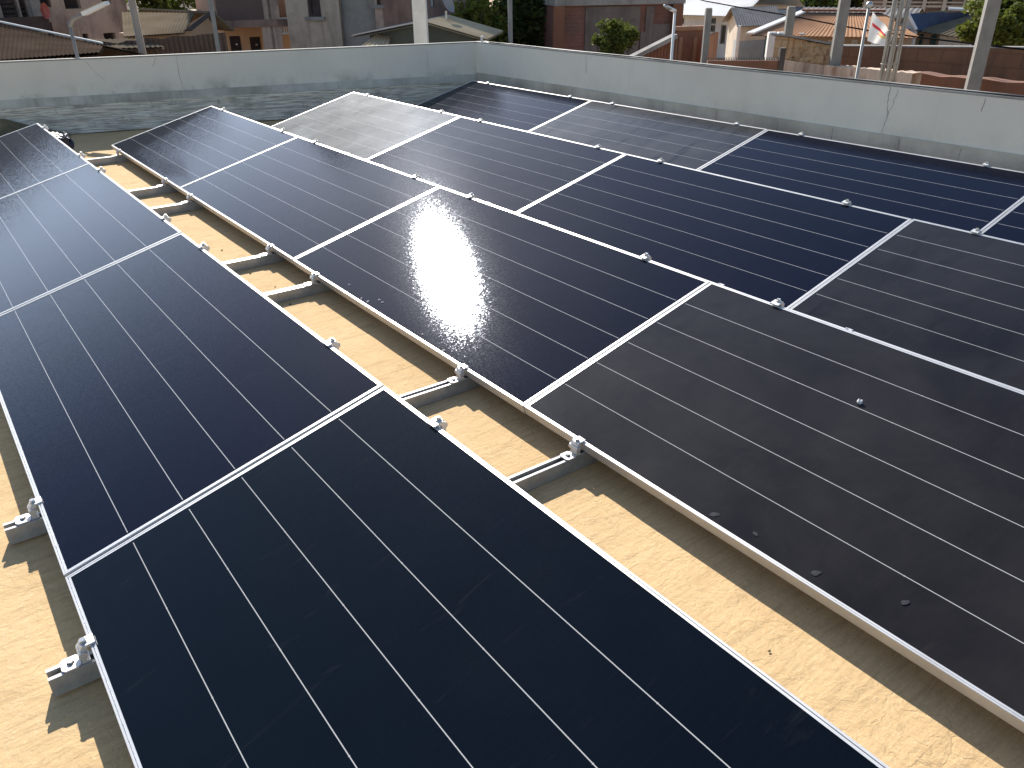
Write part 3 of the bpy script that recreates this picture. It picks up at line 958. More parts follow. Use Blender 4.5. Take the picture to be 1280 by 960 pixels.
M["tin_bright"] = mat("bright_zinc_tin", (0.66, 0.66, 0.64), (0.58, 0.58, 0.56), 1.0, rough=0.6, spec=0.4)
M["tin_orange"] = mat("orange_painted_tin", (0.44, 0.255, 0.155), (0.36, 0.205, 0.12), 1.0, rough=0.8, spec=0.0)
M["tin_blue"] = mat("blue_painted_tin", (0.055, 0.08, 0.15), (0.04, 0.06, 0.11), 1.2, rough=0.75, spec=0.2)
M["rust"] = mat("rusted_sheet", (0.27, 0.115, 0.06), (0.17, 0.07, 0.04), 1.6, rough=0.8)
M["rustlight"] = mat("sunlit_rust", (0.38, 0.20, 0.11), (0.28, 0.14, 0.08), 1.6, rough=0.8)  # paler copy of the rust with sunlight put into its colour
M["darkgreen"] = mat("dark_green_boards", (0.055, 0.065, 0.058), (0.035, 0.04, 0.037), 2, rough=0.8)
M["post"] = stained("concrete_post", (0.25, 0.235, 0.21), (0.14, 0.125, 0.11), 0.6, 2.0)
M["whitepaint"] = mat("white_paint", (0.72, 0.72, 0.70), (0.62, 0.62, 0.60), 4, rough=0.6)
M["bark"] = mat("bark", (0.12, 0.085, 0.06), (0.07, 0.05, 0.035), 6, rough=0.95, bmp=0.5)
def leaf_mat(name, a, b):
    m, nt, p = nodes(name)
    inf = N(nt, "ShaderNodeNewGeometry")
    c = mixc(nt, inf.outputs["Random Per Island"], a, b)
    L(nt, c, p.inputs["Base Color"])
    p.inputs["Roughness"].default_value = 0.7
    p.inputs["Specular IOR Level"].default_value = 0.15
    tr = N(nt, "ShaderNodeBsdfTranslucent")
    L(nt, mixc(nt, 0.5, c, (0.12, 0.16, 0.02)), tr.inputs[0])
    mx = N(nt, "ShaderNodeMixShader")
    mx.inputs[0].default_value = 0.35
    out = nt.nodes["Material Output"]
    L(nt, p.outputs[0], mx.inputs[1]); L(nt, tr.outputs[0], mx.inputs[2]); L(nt, mx.outputs[0], out.inputs[0])
    return m
M["leaf_dark"] = leaf_mat("leaf_dark", (0.030, 0.050, 0.016), (0.075, 0.095, 0.028))
M["leaf_mid"] = leaf_mat("leaf_mid", (0.060, 0.085, 0.018), (0.145, 0.155, 0.034))

def tree(name, base, h, crown, label, leaf, nl=5000, ls=0.16, seed=1, group=None, trunk_r=0.14, clumps=26):
    rnd = random.Random(seed)
    base = Vector(base)
    t = empty(name, base, label, "tree" if name != "bush" else "bush", group)
    cz, rx, ry, rz = crown
    mb = MB()
    top = base + Vector((rnd.uniform(-.2, .2), rnd.uniform(-.2, .2), h * 0.8))
    mb.tube([base, base.lerp(top, .4) + Vector((.06, -.04, 0)), top], [trunk_r, trunk_r * .75, trunk_r * .3], 9)
    cen = []
    cc = base + Vector((0, 0, cz))
    for k in range(clumps):
        while True:
            d = Vector((rnd.uniform(-1, 1), rnd.uniform(-1, 1), rnd.uniform(-1, 1)))
            if 0.25 < d.length < 1: break
        p = cc + Vector((d.x * rx, d.y * ry, d.z * rz)) * 0.82
        cen.append((p, rnd.uniform(.22, .42)))
        if k % 2 == 0:
            s = base.lerp(top, rnd.uniform(.35, .95))
            mb.tube([s, s.lerp(p, .5) + Vector((0, 0, .1)), p], [trunk_r * .35, trunk_r * .2, .012], 6)
    mb.build("trunk", M["bark"], t, smooth=True)
    lb = MB()
    for k in range(nl):
        p, r = cen[rnd.randrange(len(cen))]
        d = Vector((rnd.gauss(0, 1), rnd.gauss(0, 1), rnd.gauss(0, 1))).normalized() * (rnd.random() ** 0.45)
        q = p + Vector((d.x * r * rx, d.y * r * ry, d.z * r * rz))
        a = Vector((rnd.gauss(0, 1), rnd.gauss(0, 1), rnd.gauss(0, .6))).normalized()
        b = a.orthogonal().normalized()
        b = (Matrix.Rotation(rnd.uniform(0, 6.28), 3, a) @ b)
        s = ls * rnd.uniform(.6, 1.25)
        lb.quad(q - a * s * .5, q + b * s * .26, q + a * s * .5, q - b * s * .26)
    lb.build("crown", leaf, t)
    return t

def pole(name, px, py_low, D, r, ztop, label, cat, m, zbase=GZ, square=False, group=None):
    b = at(px, py_low, D)
    o_ = Vector((b.x, b.y, zbase))
    mb = MB()
    if square:
        ang = math.atan2(b.y - CAM.y, b.x - CAM.x) + math.radians(12)
        def sq(k, z):
            return [(b.x + r * k * (sx * math.cos(ang) - sy * math.sin(ang)), b.y + r * k * (sx * math.sin(ang) + sy * math.cos(ang)), z) for sx, sy in ((-1, -1), (1, -1), (1, 1), (-1, 1))]
        mb.hexa(sq(1, zbase) + sq(.98, ztop - .04))
        mb.hexa(sq(.98, ztop - .04) + sq(.85, ztop))
    else:
        mb.tube([(b.x, b.y, zbase), (b.x, b.y, ztop)], [r * 1.1, r * .9], 12)
    o = mb.build(name, m, origin=o_, smooth=not square)
    return tag(o, label, cat, group)

# ---------------------------------------------------------------- left: tall pink block behind
F = Fac(at(-330, 40, 31)[:2], at(163, 30, 33)[:2])
bl = empty("apartment_block", F.P(F.len / 2, GZ), "tall pinkish weathered apartment block at the far left with open dark balconies", "building")
ztop = 5.25
R_ = [F.rect(80, -6, 100, 11), F.rect(127, -5, 138, 5), F.rect(104, 42, 111, 52), F.rect(130, 41, 145, 51), F.rect(0, -14, 22, 24), F.rect(48, -6, 63, 9), F.rect(50, 28, 66, 45), F.rect(24, -14, 34, 24),
      F.rect(-120, -14, -40, 24), F.rect(-230, -14, -150, 24), F.rect(76, -80, 100, -50), F.rect(-60, -90, 20, -50), F.rect(-200, -90, -100, -50)]
mb = MB(); wall_holes(mb, F, 0, F.len, GZ, ztop, 9, R_, 0.5)
mb.build("wall", M["pink"], bl)
for h in R_:
    hh = (h[0], h[1], h[2], h[3])
    mb = MB(); F.box(mb, *hh, -0.62, -0.502); w = mb.build("window", M["dark"], bl)
    if h[1] - h[0] < 1.4:
        m2 = MB()
        n = 6
        for k in range(n):
            zz = h[2] + (h[3] - h[2]) * (k + .1) / n
            F.box(m2, h[0] + .02, h[1] - .02, zz, zz + (h[3] - h[2]) / n * .7, -0.34, -0.28)
        m2.build("shutter", M["shutter"], w)
a = F.rect(-350, 26, 46, 46)
mb = MB(); F.box(mb, 0, a[1], a[2], a[2] + .18, 0.002, 1.5); F.box(mb, 0, a[1], a[2] + .18, a[3], 1.38, 1.5); mb.build("balcony", M["shutter"], bl)
a = F.rect(36, -20, 48, 42)
mb = MB(); F.box(mb, a[0], a[1], GZ, ztop - .3, 0.003, 0.35); mb.build("pilaster", M["concrete"], bl)
mb = MB(); F.box(mb, -.3, F.len + .3, ztop + .002, ztop + .25, -9.3, .5); mb.build("roof", M["concrete"], bl)
ut = F.pix(0, 10)[0]
mb = MB(); F.box(mb, ut, F.len, ztop + .252, 6.9, -9, -.25); mb.build("upper_storey", M["pink"], bl)
mb = MB(); F.box(mb, ut - .3, F.len + .3, 6.902, 7.1, -9.3, .2); mb.build("roof", M["concrete"], bl)
a = F.rect(31, 2, 41, 22)
mb = MB(); c = F.P((a[0] + a[1]) / 2, (a[2] + a[3]) / 2, 1.55)
nn = Vector((F.n.x, F.n.y, 0)); uu = Vector((F.d.x, F.d.y, 0)); rr_ = (a[3] - a[2]) / 2
for i in range(3):
    r0, r1 = rr_ * i / 3, rr_ * (i + 1) / 3
    for k in range(24):
        p0, p1 = k * math.pi / 12, (k + 1) * math.pi / 12
        f_ = lambda r, p: c + uu * r * .55 * math.cos(p) + Vector((0, 0, r * math.sin(p))) + nn * (0.12 * (r / rr_) ** 2)
        mb.quad(f_(r0, p0), f_(r1, p0), f_(r1, p1), f_(r0, p1)) if i else mb.quad(f_(0, 0), f_(r1, p0), f_(r1, p1))
mb.tube([c, c - nn * 0.3], 0.03, 6)
tag(mb.build("satellite_dish", mat("faded_red_dish", (0.42, 0.13, 0.10), (0.36, 0.10, 0.08), 3, rough=0.6), origin=c), "faded red oval dish on the balcony of the far left block", "satellite dish")

# ---------------------------------------------------------------- left: brown tin roof in front
F = Fac(at(-160, 70, 12.4)[:2], at(117, 66, 11.8)[:2])
hs = empty("house", F.P(F.len / 2, GZ), "low house with rust-brown corrugated roof and white ridge edge, far left", "house")
ze = F.pix(10, 79)[1]
mb = MB(); wall_holes(mb, F, 0, F.len - .15, GZ, min(ze, F.pix(110, 67)[1]) - 0.12, 0.5, []); mb.build("wall", M["orange"], hs)
A_, B_ = F.P(-.2, ze, .35), F.P(F.len + .1, F.pix(112, 64)[1], .2)
C_ = at(129, 57, 13.2); D_ = at(-170, -2, 15.5)
rf = MB(); corrugated(rf, A_, B_, C_, D_, 0.048, 0.006); rfo = rf.build("roof", M["tin_brown"], hs)
mb = MB(); mb.tube([D_ + Vector((0, 0, .03)), D_.lerp(C_, .5) + Vector((0, 0, .05)), C_ + Vector((0, 0, .03))], 0.014, 8); mb.build("ridge_cap", M["whitepaint"], rfo)
mb = MB(); E_ = C_ + Vector((1.2, 1.6, -.35)); G_ = D_ + Vector((1.2, 3.6, -1.0)); corrugated(mb, E_, G_, D_, C_, .085, .009); mb.build("roof", M["tin_brown"], hs)

# solar street lamp
b = at(97, 72, 10.5); t_ = at(89, 27, 10.5)
lp = empty("street_lamp", (b.x, b.y, GZ), "solar street lamp with a tilted pale panel head, behind the left parapet", "lamp")
mb = MB(); mb.tube([(b.x, b.y, GZ), (b.x, b.y, t_.z)], [.028, .018], 12); mb.build("pole", M["tin_grey"], lp, smooth=True)
e1, e2_ = at(105, 17, 10.3), at(134, 4, 10.2)
top = Vector((b.x, b.y, t_.z))
mb = MB(); mb.tube([top - Vector((0, 0, .05)), top.lerp(e1, .3), e1], .018, 10); mb.build("arm", M["tin_grey"], lp, smooth=True)
dv = (e2_ - e1).normalized(); sd = dv.cross(Vector((0, 0, 1))).normalized(); upv = sd.cross(dv)
mb = MB()
w_ = .065
mb.hexa([e1 - sd * w_ - upv * .02, e2_ - sd * w_ - upv * .012, e2_ + sd * w_ - upv * .012, e1 + sd * w_ - upv * .02, e1 - sd * w_ + upv * .015, e2_ - sd * w_ + upv * .015, e2_ + sd * w_ + upv * .015, e1 + sd * w_ + upv * .015])
mb.build("lamp_head", M["whitepaint"], lp)
mb = MB(); mb.hexa([e1 - sd * w_ * .9 + upv * .017, e2_ - sd * w_ * .9 + upv * .017, e2_ + sd * w_ * .9 + upv * .017, e1 + sd * w_ * .9 + upv * .017] + [e1 - sd * w_ * .9 + upv * .022, e2_ - sd * w_ * .9 + upv * .022, e2_ + sd * w_ * .9 + upv * .022, e1 + sd * w_ * .9 + upv * .022])
mb.build("lamp_panel", mat("pale_yellow_panel", (0.75, 0.66, 0.40), (0.7, 0.6, 0.36), 5, rough=0.4), lp)

pole("wooden_post", 174, 46, 15.5, .062, at(166, -4, 15.5).z + .6, "thick weathered wooden post between the pink block and the tan tin-roofed house", "post", M["tan"])
pole("utility_pole", 270, 44, 15, .036, at(262, -4, 15).z + 1.5, "thin grey utility pole in front of the tan tin-roofed house", "pole", M["post"])

# brown fence with tin sheets on top, mid-left
F = Fac(at(118, 60, 17)[:2], at(283, 50, 18)[:2])
fn = empty("fence", F.P(F.len / 2, GZ), "dark rusty sheet fence below the tan house, left of the orange-brown block", "fence")
z0_, z1_ = F.pix(125, 54)[1], F.pix(278, 41)[1]
mb = MB()
def fsh(u, v):
    return F.P(u * F.len, GZ + (z0_ + (z1_ - z0_) * u + .05 * mnoise.noise(Vector((u * 9, 0, 0))) - GZ) * v, 0.025 * math.sin(u * 160))
mb.grid(fsh, 220, 4)
mb.build("sheet_panel", mat("dark_rust_sheet", (0.085, 0.055, 0.045), (0.13, 0.085, 0.06), 1.3, rough=0.8), fn)
a0, a1 = F.pix(122, 52), F.pix(196, 53)
mb = MB(); corrugated(mb, F.P(a0[0], a0[1] - .10, .3), F.P(a1[0], a1[1] - .06, .3), F.P(a1[0], a1[1] + .04, -.5), F.P(a0[0], a0[1] + .02, -.5), .09, .010)
mb.build("tin_sheet", M["tin_tan"], fn)
for k in range(4):
    mb = MB(); u = F.len * (k + .5) / 4
    F.box(mb, u - .05, u + .05, GZ, z0_ - .1, -.16, -.05); mb.build("fence_post", M["dark"], fn)

# tan tin-roofed gable house
F = Fac(at(158, 40, 24)[:2], at(266, 36, 25)[:2])
hs = empty("house", F.P(F.len / 2, GZ), "house with a long weathered tan tin roof and pink gable, beyond the rusty fence", "house")
zr = F.pix(190, 40)[1]
zri = at(215, 16, 26.5).z
mb = MB()
ug = F.pix(222, 34)[0]
wall_holes(mb, F, 0, F.len, GZ, zr, 0.5, [])
gp = F.pix(257, 17)
mb.quad(F.P(ug, zr, .001), F.P(F.len, zr, .001), F.P(F.len, gp[1] - .25, .001), F.P(gp[0], gp[1], .001))
mb.build("wall", M["orange"], hs)
mb = MB(); A_, B_ = F.P(-.3, zr - .03, .5), F.P(ug - .1, zr - .03, .5)
C_ = F.P(gp[0], gp[1], -.6); D_ = at(152, 15, 27.5)
corrugated(mb, A_, B_, C_, D_, .075, .008); rfo = mb.build("roof", M["tin_tan"], hs)
mb = MB(); slab(mb, B_ + Vector((0, 0, .03)), F.P(ug + .12, zr, .5), F.P(gp[0] + .12, gp[1] + .03, .3), F.P(gp[0] - .08, gp[1] + .03, .3), .06); mb.build("barge_board", M["dark"], rfo)
mb = MB(); slab(mb, F.P(gp[0], gp[1] + .02, .4), F.P(F.len + .4, gp[1] - .45, .4), F.P(F.len + .4, gp[1] - .45, -4), F.P(gp[0], gp[1] + .02, -4), .05); mb.build("roof", M["tin_tan"], hs)

# trees and small white house behind it
c = at(212, 22, 42)
tree("tree", (c.x, c.y, GZ), 6.0, (at(212, 4, 42).z - GZ, 2.6, 2.0, 1.6), "dark leafy tree behind the tan tin-roofed house", M["leaf_dark"], 2600, .35, 3, "trees among the houses")
F = Fac(at(246, 14, 48)[:2], at(300, 12, 50)[:2])
hs = empty("house", F.P(F.len / 2, GZ), "small white house far off behind the gable of the tan house", "house")
mb = MB(); wall_holes(mb, F, 0, F.len, GZ, at(260, -14, 49).z, 6, []); mb.build("wall", mat("pale_blue_white", (0.62, 0.64, 0.66), (0.52, 0.54, 0.57), 1, rough=.8), hs)
zz = F.pix(260, 12)[1]
mb = MB(); slab(mb, F.P(-.6, zz - .25, 2), F.P(F.len, zz - .25, 2), F.P(F.len, zz, .01), F.P(-.3, zz, .01), .08); mb.build("porch_roof", M["tin_bright"], hs)
zz2 = at(260, -14, 49).z
mb = MB(); slab(mb, F.P(-.5, zz2, .5), F.P(F.len + .5, zz2, .5), F.P(F.len + .5, zz2 + 1.2, -3), F.P(-.5, zz2 + 1.2, -3), .06); slab(mb, F.P(-.5, zz2 + 1.2, -3), F.P(F.len + .5, zz2 + 1.2, -3), F.P(F.len + .5, zz2, -6.5), F.P(-.5, zz2, -6.5), .06); mb.build("roof", M["tin_grey"], hs)

# ---------------------------------------------------------------- orange and rose two-storey block
F = Fac(at(281, 45, 28)[:2], at(366, 40, 28.3)[:2])
bl = empty("apartment_block", F.P(F.len / 2, GZ), "two-storey block, orange plaster below and rose-brown balcony above, beside grey block", "building")
zs_ = F.pix(320, 31)[1]
zt_ = 8.2
H1 = [F.rect(288, 45, 302, 66), F.rect(313, 46, 327, 66), F.rect(341, 46, 351, 66)]
H2 = [F.rect(307, -12, 320, 13), F.rect(335, -12, 347, 18), F.rect(282, -10, 293, 14)]
mb = MB(); wall_holes(mb, F, 0, F.len, GZ, zs_, 8, H1, .2); mb.build("wall", M["orange"], bl)
mb = MB(); wall_holes(mb, F, 0, F.len, zs_ + .2, zt_, 8, H2, .2); mb.build("upper_wall", M["rose"], bl)
for h in H1: opening(F, bl, h, "door", pane=M["shutter"])
for h in H2: opening(F, bl, h, frame=M["shutter"], pane=M["dark"])
mb = MB(); F.box(mb, -.25, F.len + .1, zs_ + .002, zs_ + .198, -8, 1.25); mb.build("floor_slab", M["rose"], bl)
a = F.rect(268, 12, 322, 29)
mb = MB(); F.box(mb, -.25, a[1], zs_ + .2, zs_ + 1.05, 1.13, 1.25); mb.build("balcony", mat("brown_parapet", (0.15, 0.10, 0.085), (0.10, 0.07, 0.06), 1, rough=.9), bl)
for px in (326, 336):
    u = F.pix(px, 30)[0]
    mb = MB(); F.box(mb, u - .16, u + .16, GZ, zt_ - .5, 0.9, 1.2); mb.build("pillar", M["pink"], bl)
a = F.rect(338, 22, 360, 40)
mb = MB()
for k in range(9):
    u = a[0] + (a[1] - a[0]) * k / 8
    F.box(mb, u - .015, u + .015, a[2], a[3], 1.10, 1.13)
for z in (a[2], (a[2] + a[3]) / 2 + .1, a[3]):
    F.box(mb, a[0], a[1], z, z + .05, 1.131, 1.16)
mb.build("railing", M["whitepaint"], bl)
mb = MB(); F.box(mb, -.5, F.len + .3, zt_ + .002, zt_ + .2, -8.3, 1.4); mb.build("roof", M["concrete"], bl)

# ---------------------------------------------------------------- grey weathered tall block
F = Fac(at(361, 40, 26.5)[:2], at(520, 30, 25.5)[:2])
bl = empty("apartment_block", F.P(F.len / 2, GZ), "tall windowless-looking grey weathered block with rain streaks, left of the white column", "building")
H = [F.rect(384, -14, 400, 21), F.rect(470, -20, 480, 6)]
u1 = F.pix(426, 30)[0]; u2 = F.pix(470, 30)[0]
mb = MB(); wall_holes(mb, F, 0, u1, GZ, 7.2, 8, [H[0]]); mb.build("wall", M["greyp"], bl)
mb = MB(); wall_holes(mb, F, u1 + .004, u2 - .004, GZ, 7.2, 8, []); 
for i in range(len(mb.v)): mb.v[i] = mb.v[i] - Vector((F.n.x, F.n.y, 0)) * .25
mb.build("wall", M["bluep"], bl)
mb = MB(); wall_holes(mb, F, u2, F.len, GZ, 7.2, 8, [H[1]]); mb.build("wall", M["pink"], bl)
for h in H: opening(F, bl, h, frame=M["shutter"], pane=M["shutter"], sill=True)
mb = MB(); F.box(mb, -.3, F.len + .3, 7.202, 7.45, -8.3, .4); mb.build("roof", M["concrete"], bl)
# brick stub right of the column
F = Fac(at(515, 40, 24)[:2], at(600, 30, 25)[:2])
bl = empty("house", F.P(F.len / 2, GZ), "dull brown house behind the dark tin roof, between white column and trees", "house")
H = [F.rect(538, -6, 543, 8)]
mb = MB(); wall_holes(mb, F, 0, F.len, GZ, 3.4, 7, H); mb.build("wall", M["rose"], bl)
for h in H: opening(F, bl, h, frame=M["whitepaint"], pane=mat("pale_pane", (.6, .62, .65), rough=.3), bars=1)
mb = MB(); F.box(mb, -.2, F.len + .2, 3.402, 3.6, -7.2, .5); mb.build("roof", M["tin_brown"], bl)

# white column just behind the parapet
b = at(527, 53, 12.8)
mb = MB(); r = .096
ang = math.radians(-38)
def colb(mb, z0, z1, r):
    P4 = [Vector((b.x, b.y, 0)) + Matrix.Rotation(ang, 3, 'Z') @ Vector((sx * r, sy * r, 0)) for sx, sy in ((-1, -1), (1, -1), (1, 1), (-1, 1))]
    mb.hexa([p + Vector((0, 0, z0)) for p in P4] + [p + Vector((0, 0, z1)) for p in P4])
colb(mb, GZ, 1.10, r); colb(mb, 1.102, 1.18, r * 1.2)
tag(mb.build("column", stained("white_column", (0.66, 0.64, 0.59), (0.45, 0.42, 0.38), .3, 1.5), origin=(b.x, b.y, GZ)), "square white column standing right behind the far parapet", "column")

# tin-roofed house behind the corner
F = Fac(at(462, 40, 14.4)[:2], at(592, 47, 14.0)[:2])
hs = empty("house", F.P(F.len / 2, GZ), "low house with dark green gable front and sunlit sandy tin roof behind the parapet corner", "house")
uap = F.pix(535, 28)[0]; zap = F.pix(535, 28)[1]
zl = F.pix(463, 41)[1]; zrr = F.pix(592, 46)[1]
mb = MB()
pf_ = [F.P(0, GZ), F.P(F.len, GZ), F.P(F.len, zrr), F.P(uap, zap), F.P(0, zl)]
mb.quad(*pf_); mb.quad(*[p - Vector((F.n.x, F.n.y, 0)) * 1.6 for p in reversed(pf_)])
for i in (1, 4):
    p, q = pf_[i], pf_[(i + 1) % 5]
    k_ = -Vector((F.n.x, F.n.y, 0)) * 1.6
    mb.quad(p, p + k_, q + k_, q)
mb.build("wall", M["darkgreen"], hs)
mb = MB(); corrugated(mb, F.P(F.len + .25, zrr - .02, .25), F.P(F.len + .25, zrr - .02, -1.7), F.P(uap, zap + .03, -1.7), F.P(uap, zap + .03, .25), .10, .010); mb.build("roof", M["tin_sand"], hs)
mb = MB(); corrugated(mb, F.P(-.25, zl - .03, -1.7), F.P(-.25, zl - .03, .25), F.P(uap, zap + .03, .25), F.P(uap, zap + .03, -1.7), .10, .010); mb.build("roof", M["tin_grey"], hs)
mb = MB(); a = F.pix(458, 57); b_ = F.pix(505, 54)
corrugated(mb, F.P(a[0], a[1] - .1, 1.2), F.P(b_[0], b_[1] - .15, 1.2), F.P(b_[0] - .2, b_[1] + .1, .05), F.P(a[0] + .2, a[1] + .17, .05), .10, .010); mb.build("porch_roof", M["tin_sand"], hs)
# dish on that roof
b = at(558, 27, 14.9)
ds = empty("satellite_dish", b, "grey satellite dish on the sandy tin roof behind the parapet corner", "satellite dish")
mb = MB(); mb.tube([b - Vector((0, 0, .1)), b + Vector((0, 0, .16))], .02, 8); mb.build("mast", M["galv"], ds)
mb = MB(); c0 = b + Vector((0, 0, .27)); ax = Vector((0.35, -0.8, 0.45)).normalized(); e_ = ax.cross(Vector((0, 0, 1))).normalized(); f2 = ax.cross(e_)
def dsh(u, v):
    r = .17 * max(v, .01); p = u * 2 * math.pi
    return c0 + (e_ * math.cos(p) * .85 + f2 * math.sin(p)) * r + ax * (.06 * v * v)
mb.grid(dsh, 24, 4); mb.build("dish", mat("grey_dish", (0.26, 0.26, 0.27), rough=.6), ds, smooth=True)

# ---------------------------------------------------------------- dark trees, pole, brick building with bush
for i, (px, py, D, h, cr, lab, lf, nl, sd_) in enumerate([
    (592, 30, 21, 5.2, (3.9, .9, .9, 1.2), "leafy yellow-green tree at the left end of the dark trees behind the parapet corner", M["leaf_mid"], 2600, 5),
    (626, 30, 21.5, 5.6, (3.7, 1.0, 1.0, 1.9), "dark tree behind the thin concrete pole near the parapet corner", M["leaf_dark"], 4600, 6),
    (668, 30, 22, 5.6, (3.6, 1.0, 1.0, 2.0), "dark tree growing against the left end of the red brick building", M["leaf_dark"], 4600, 9)]):
    c = at(px, py, D)
    tree("tree", (c.x, c.y, GZ), h, cr, lab, lf, nl, .17, sd_, "trees among the houses")
pole("utility_pole", 638, 50, 15, .042, at(636, -6, 15).z + 1.2, "concrete pole in front of the dark trees behind the right parapet", "pole", M["post"])

F = Fac(at(694, 50, 20.5)[:2], at(848, 60, 21.5)[:2])
bl = empty("brick_building", F.P(F.len / 2, GZ), "unfinished weathered red brick building with a grey concrete beam along its top", "building")
zt_ = F.pix(770, 6)[1]
H = []
mb = MB(); wall_holes(mb, F, 0, F.len, GZ, zt_, 6, H); mb.build("wall", M["brickred"], bl)
mb = MB(); F.box(mb, -.05, F.len + .05, zt_ + .002, zt_ + .26, -6.1, .10); mb.build("beam", M["concrete"], bl)
for px in (697, 843):
    a = F.pix(px, 40)[0]
    mb = MB(); F.box(mb, a - .13, a + .13, GZ, zt_ + .001, .003, .14); mb.build("pillar", M["redbase"], bl)
rp = stained("dark_grey_render", (0.17, 0.135, 0.115), (0.09, 0.072, 0.062), .85, 1.8)
for x0, y0, x1, y1 in ((731, 8, 799, 90), (815, 30, 838, 90), (806, 8, 816, 90), (799.5, 40, 805.5, 90)):
    a = F.rect(x0, y0, x1, min(y1, 70))
    mb = MB(); F.box(mb, a[0], a[1] - .01, GZ if y1 > 80 else a[2], a[3], .002, .03); mb.build("render_patch", rp, bl)
c = at(768, 48, 17.2)
tree("bush", (c.x, c.y, GZ), 3.4, (at(768, 45, 17.2).z - GZ, .46, .46, .40), "round bush with yellow-green leaves in front of the red brick building", M["leaf_mid"], 5200, .075, 12, None, .05, 30)

# lean-to of rusty sheets
F = Fac(at(792, 70, 14.6)[:2], at(842, 60, 15.4)[:2])
hs = empty("lean_to", F.P(F.len / 2, GZ), "rusty corrugated lean-to with a sloping grey top beam, left of the thin white lamp pole", "shed")
zA, zB = F.pix(796, 70)[1], F.pix(838, 48)[1]
mb = MB()
mb.grid(lambda u, v: F.P(u * F.len, GZ + (zA + (zB - zA) * u - GZ) * v, .03 * math.sin(u * 75)), 160, 3)
mb.build("wall", M["rust"], hs)
mb = MB(); slab(mb, F.P(-.35, zA - .13, .07), F.P(F.len, zB, .07), F.P(F.len, zB, -.05), F.P(-.35, zA - .13, -.05), .07); mb.build("beam", M["concrete"], hs)
# sheet metal gate
F = Fac(at(846, 60, 18.0)[:2], at(882, 64, 18.3)[:2])
gt = empty("metal_gate", F.P(F.len / 2, GZ), "orange-brown rusted sheet gate beside the end of the red brick building", "gate")
z0_ = F.pix(862, 38)[1]
mb = MB(); F.box(mb, 0, F.len, GZ, z0_, -.05, 0); mb.build("sheet_panel", M["rust"], gt)
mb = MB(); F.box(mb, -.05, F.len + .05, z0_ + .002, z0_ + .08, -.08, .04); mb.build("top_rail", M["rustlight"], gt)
for px in (850, 868):
    u = F.pix(px, 55)[0]
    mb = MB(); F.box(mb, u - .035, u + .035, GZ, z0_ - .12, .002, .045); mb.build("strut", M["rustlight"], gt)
F = Fac(at(883, 66, 17.2)[:2], at(895, 60, 18.6)[:2])
mb = MB()
mb.grid(lambda u, v: F.P(u * F.len, GZ + (F.pix(889, 44)[1] - GZ) * v, .03 * math.sin(u * 40)), 60, 2)
mb.grid(lambda u, v: F.P(u * F.len, GZ + (F.pix(889, 44)[1] - GZ) * v, .03 * math.sin(u * 40) - .04), 60, 2)
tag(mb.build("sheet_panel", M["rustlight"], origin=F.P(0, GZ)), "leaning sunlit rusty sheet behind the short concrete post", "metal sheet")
pole("concrete_post", 880, 76, 14.5, .05, at(884, 10, 14.5).z, "short dark concrete post between the rusted gate and the cream cottage", "post", M["post"], square=True, group="concrete posts beyond the right parapet")
# thin white lamp pole
b = at(839, 77, 11.5); t_ = at(843, 14, 11.5)
lp = empty("street_lamp", (b.x, b.y, GZ), "thin white lamp pole with short bent arm, at the brick building's right end", "lamp")
top = Vector((b.x, b.y, t_.z)); e1 = at(838, 11, 11.4)
mb = MB(); mb.tube([(b.x, b.y, GZ), top], [.024, .017], 12); mb.build("pole", M["whitepaint"], lp, smooth=True)
mb = MB(); mb.tube([top, e1], .024, 10); mb.build("arm", M["whitepaint"], lp, smooth=True)
mb = MB(); e3 = e1 + (e1 - top).normalized() * .16; mb.tube([e1 - (e1 - top) * .2, e1.lerp(e3, .5), e3], [.016, .026, .014], 10); mb.build("lamp_head", M["galv"], lp, smooth=True)

# ---------------------------------------------------------------- right: long white building with bright tin roof
F = Fac(at(800, 45, 62)[:2], at(925, 45, 58)[:2])
bl = empty("house", F.P(F.len / 2, GZ), "long white building with a bright tin roof behind the rusted gate", "house")
ze = F.pix(875, 16)[1]
H = [F.rect(846, 22, 855, 30), F.rect(860, 32, 873, 39), F.rect(885, 22, 895, 30), F.rect(886, 31, 894, 40), F.rect(900, 31, 907, 55), F.rect(846, 32, 853, 38)]
mb = MB(); wall_holes(mb, F, 0, F.len, GZ, ze, 8, H); mb.build("wall", M["white"], bl)
for h in H: opening(F, bl, h, "door" if h[3] - h[2] > 1.2 else "window", pane=M["tin_blue"] if h[3] - h[2] > 1.2 else M["pane"], frame=M["tin_grey"])
mb = MB(); corrugated(mb, F.P(-.6, ze - .1, .8), F.P(F.len + .4, ze - .1, .8), F.P(F.len + .4, ze + 2.0, -4), F.P(-.6, ze + 2.0, -4), .2, .012); mb.build("roof", M["tin_bright"], bl)
mb = MB(); corrugated(mb, F.P(F.len + .4, ze - .1, -8.8), F.P(-.6, ze - .1, -8.8), F.P(-.6, ze + 2.0, -4), F.P(F.len + .4, ze + 2.0, -4), .2, .012); mb.build("roof", M["tin_bright"], bl)

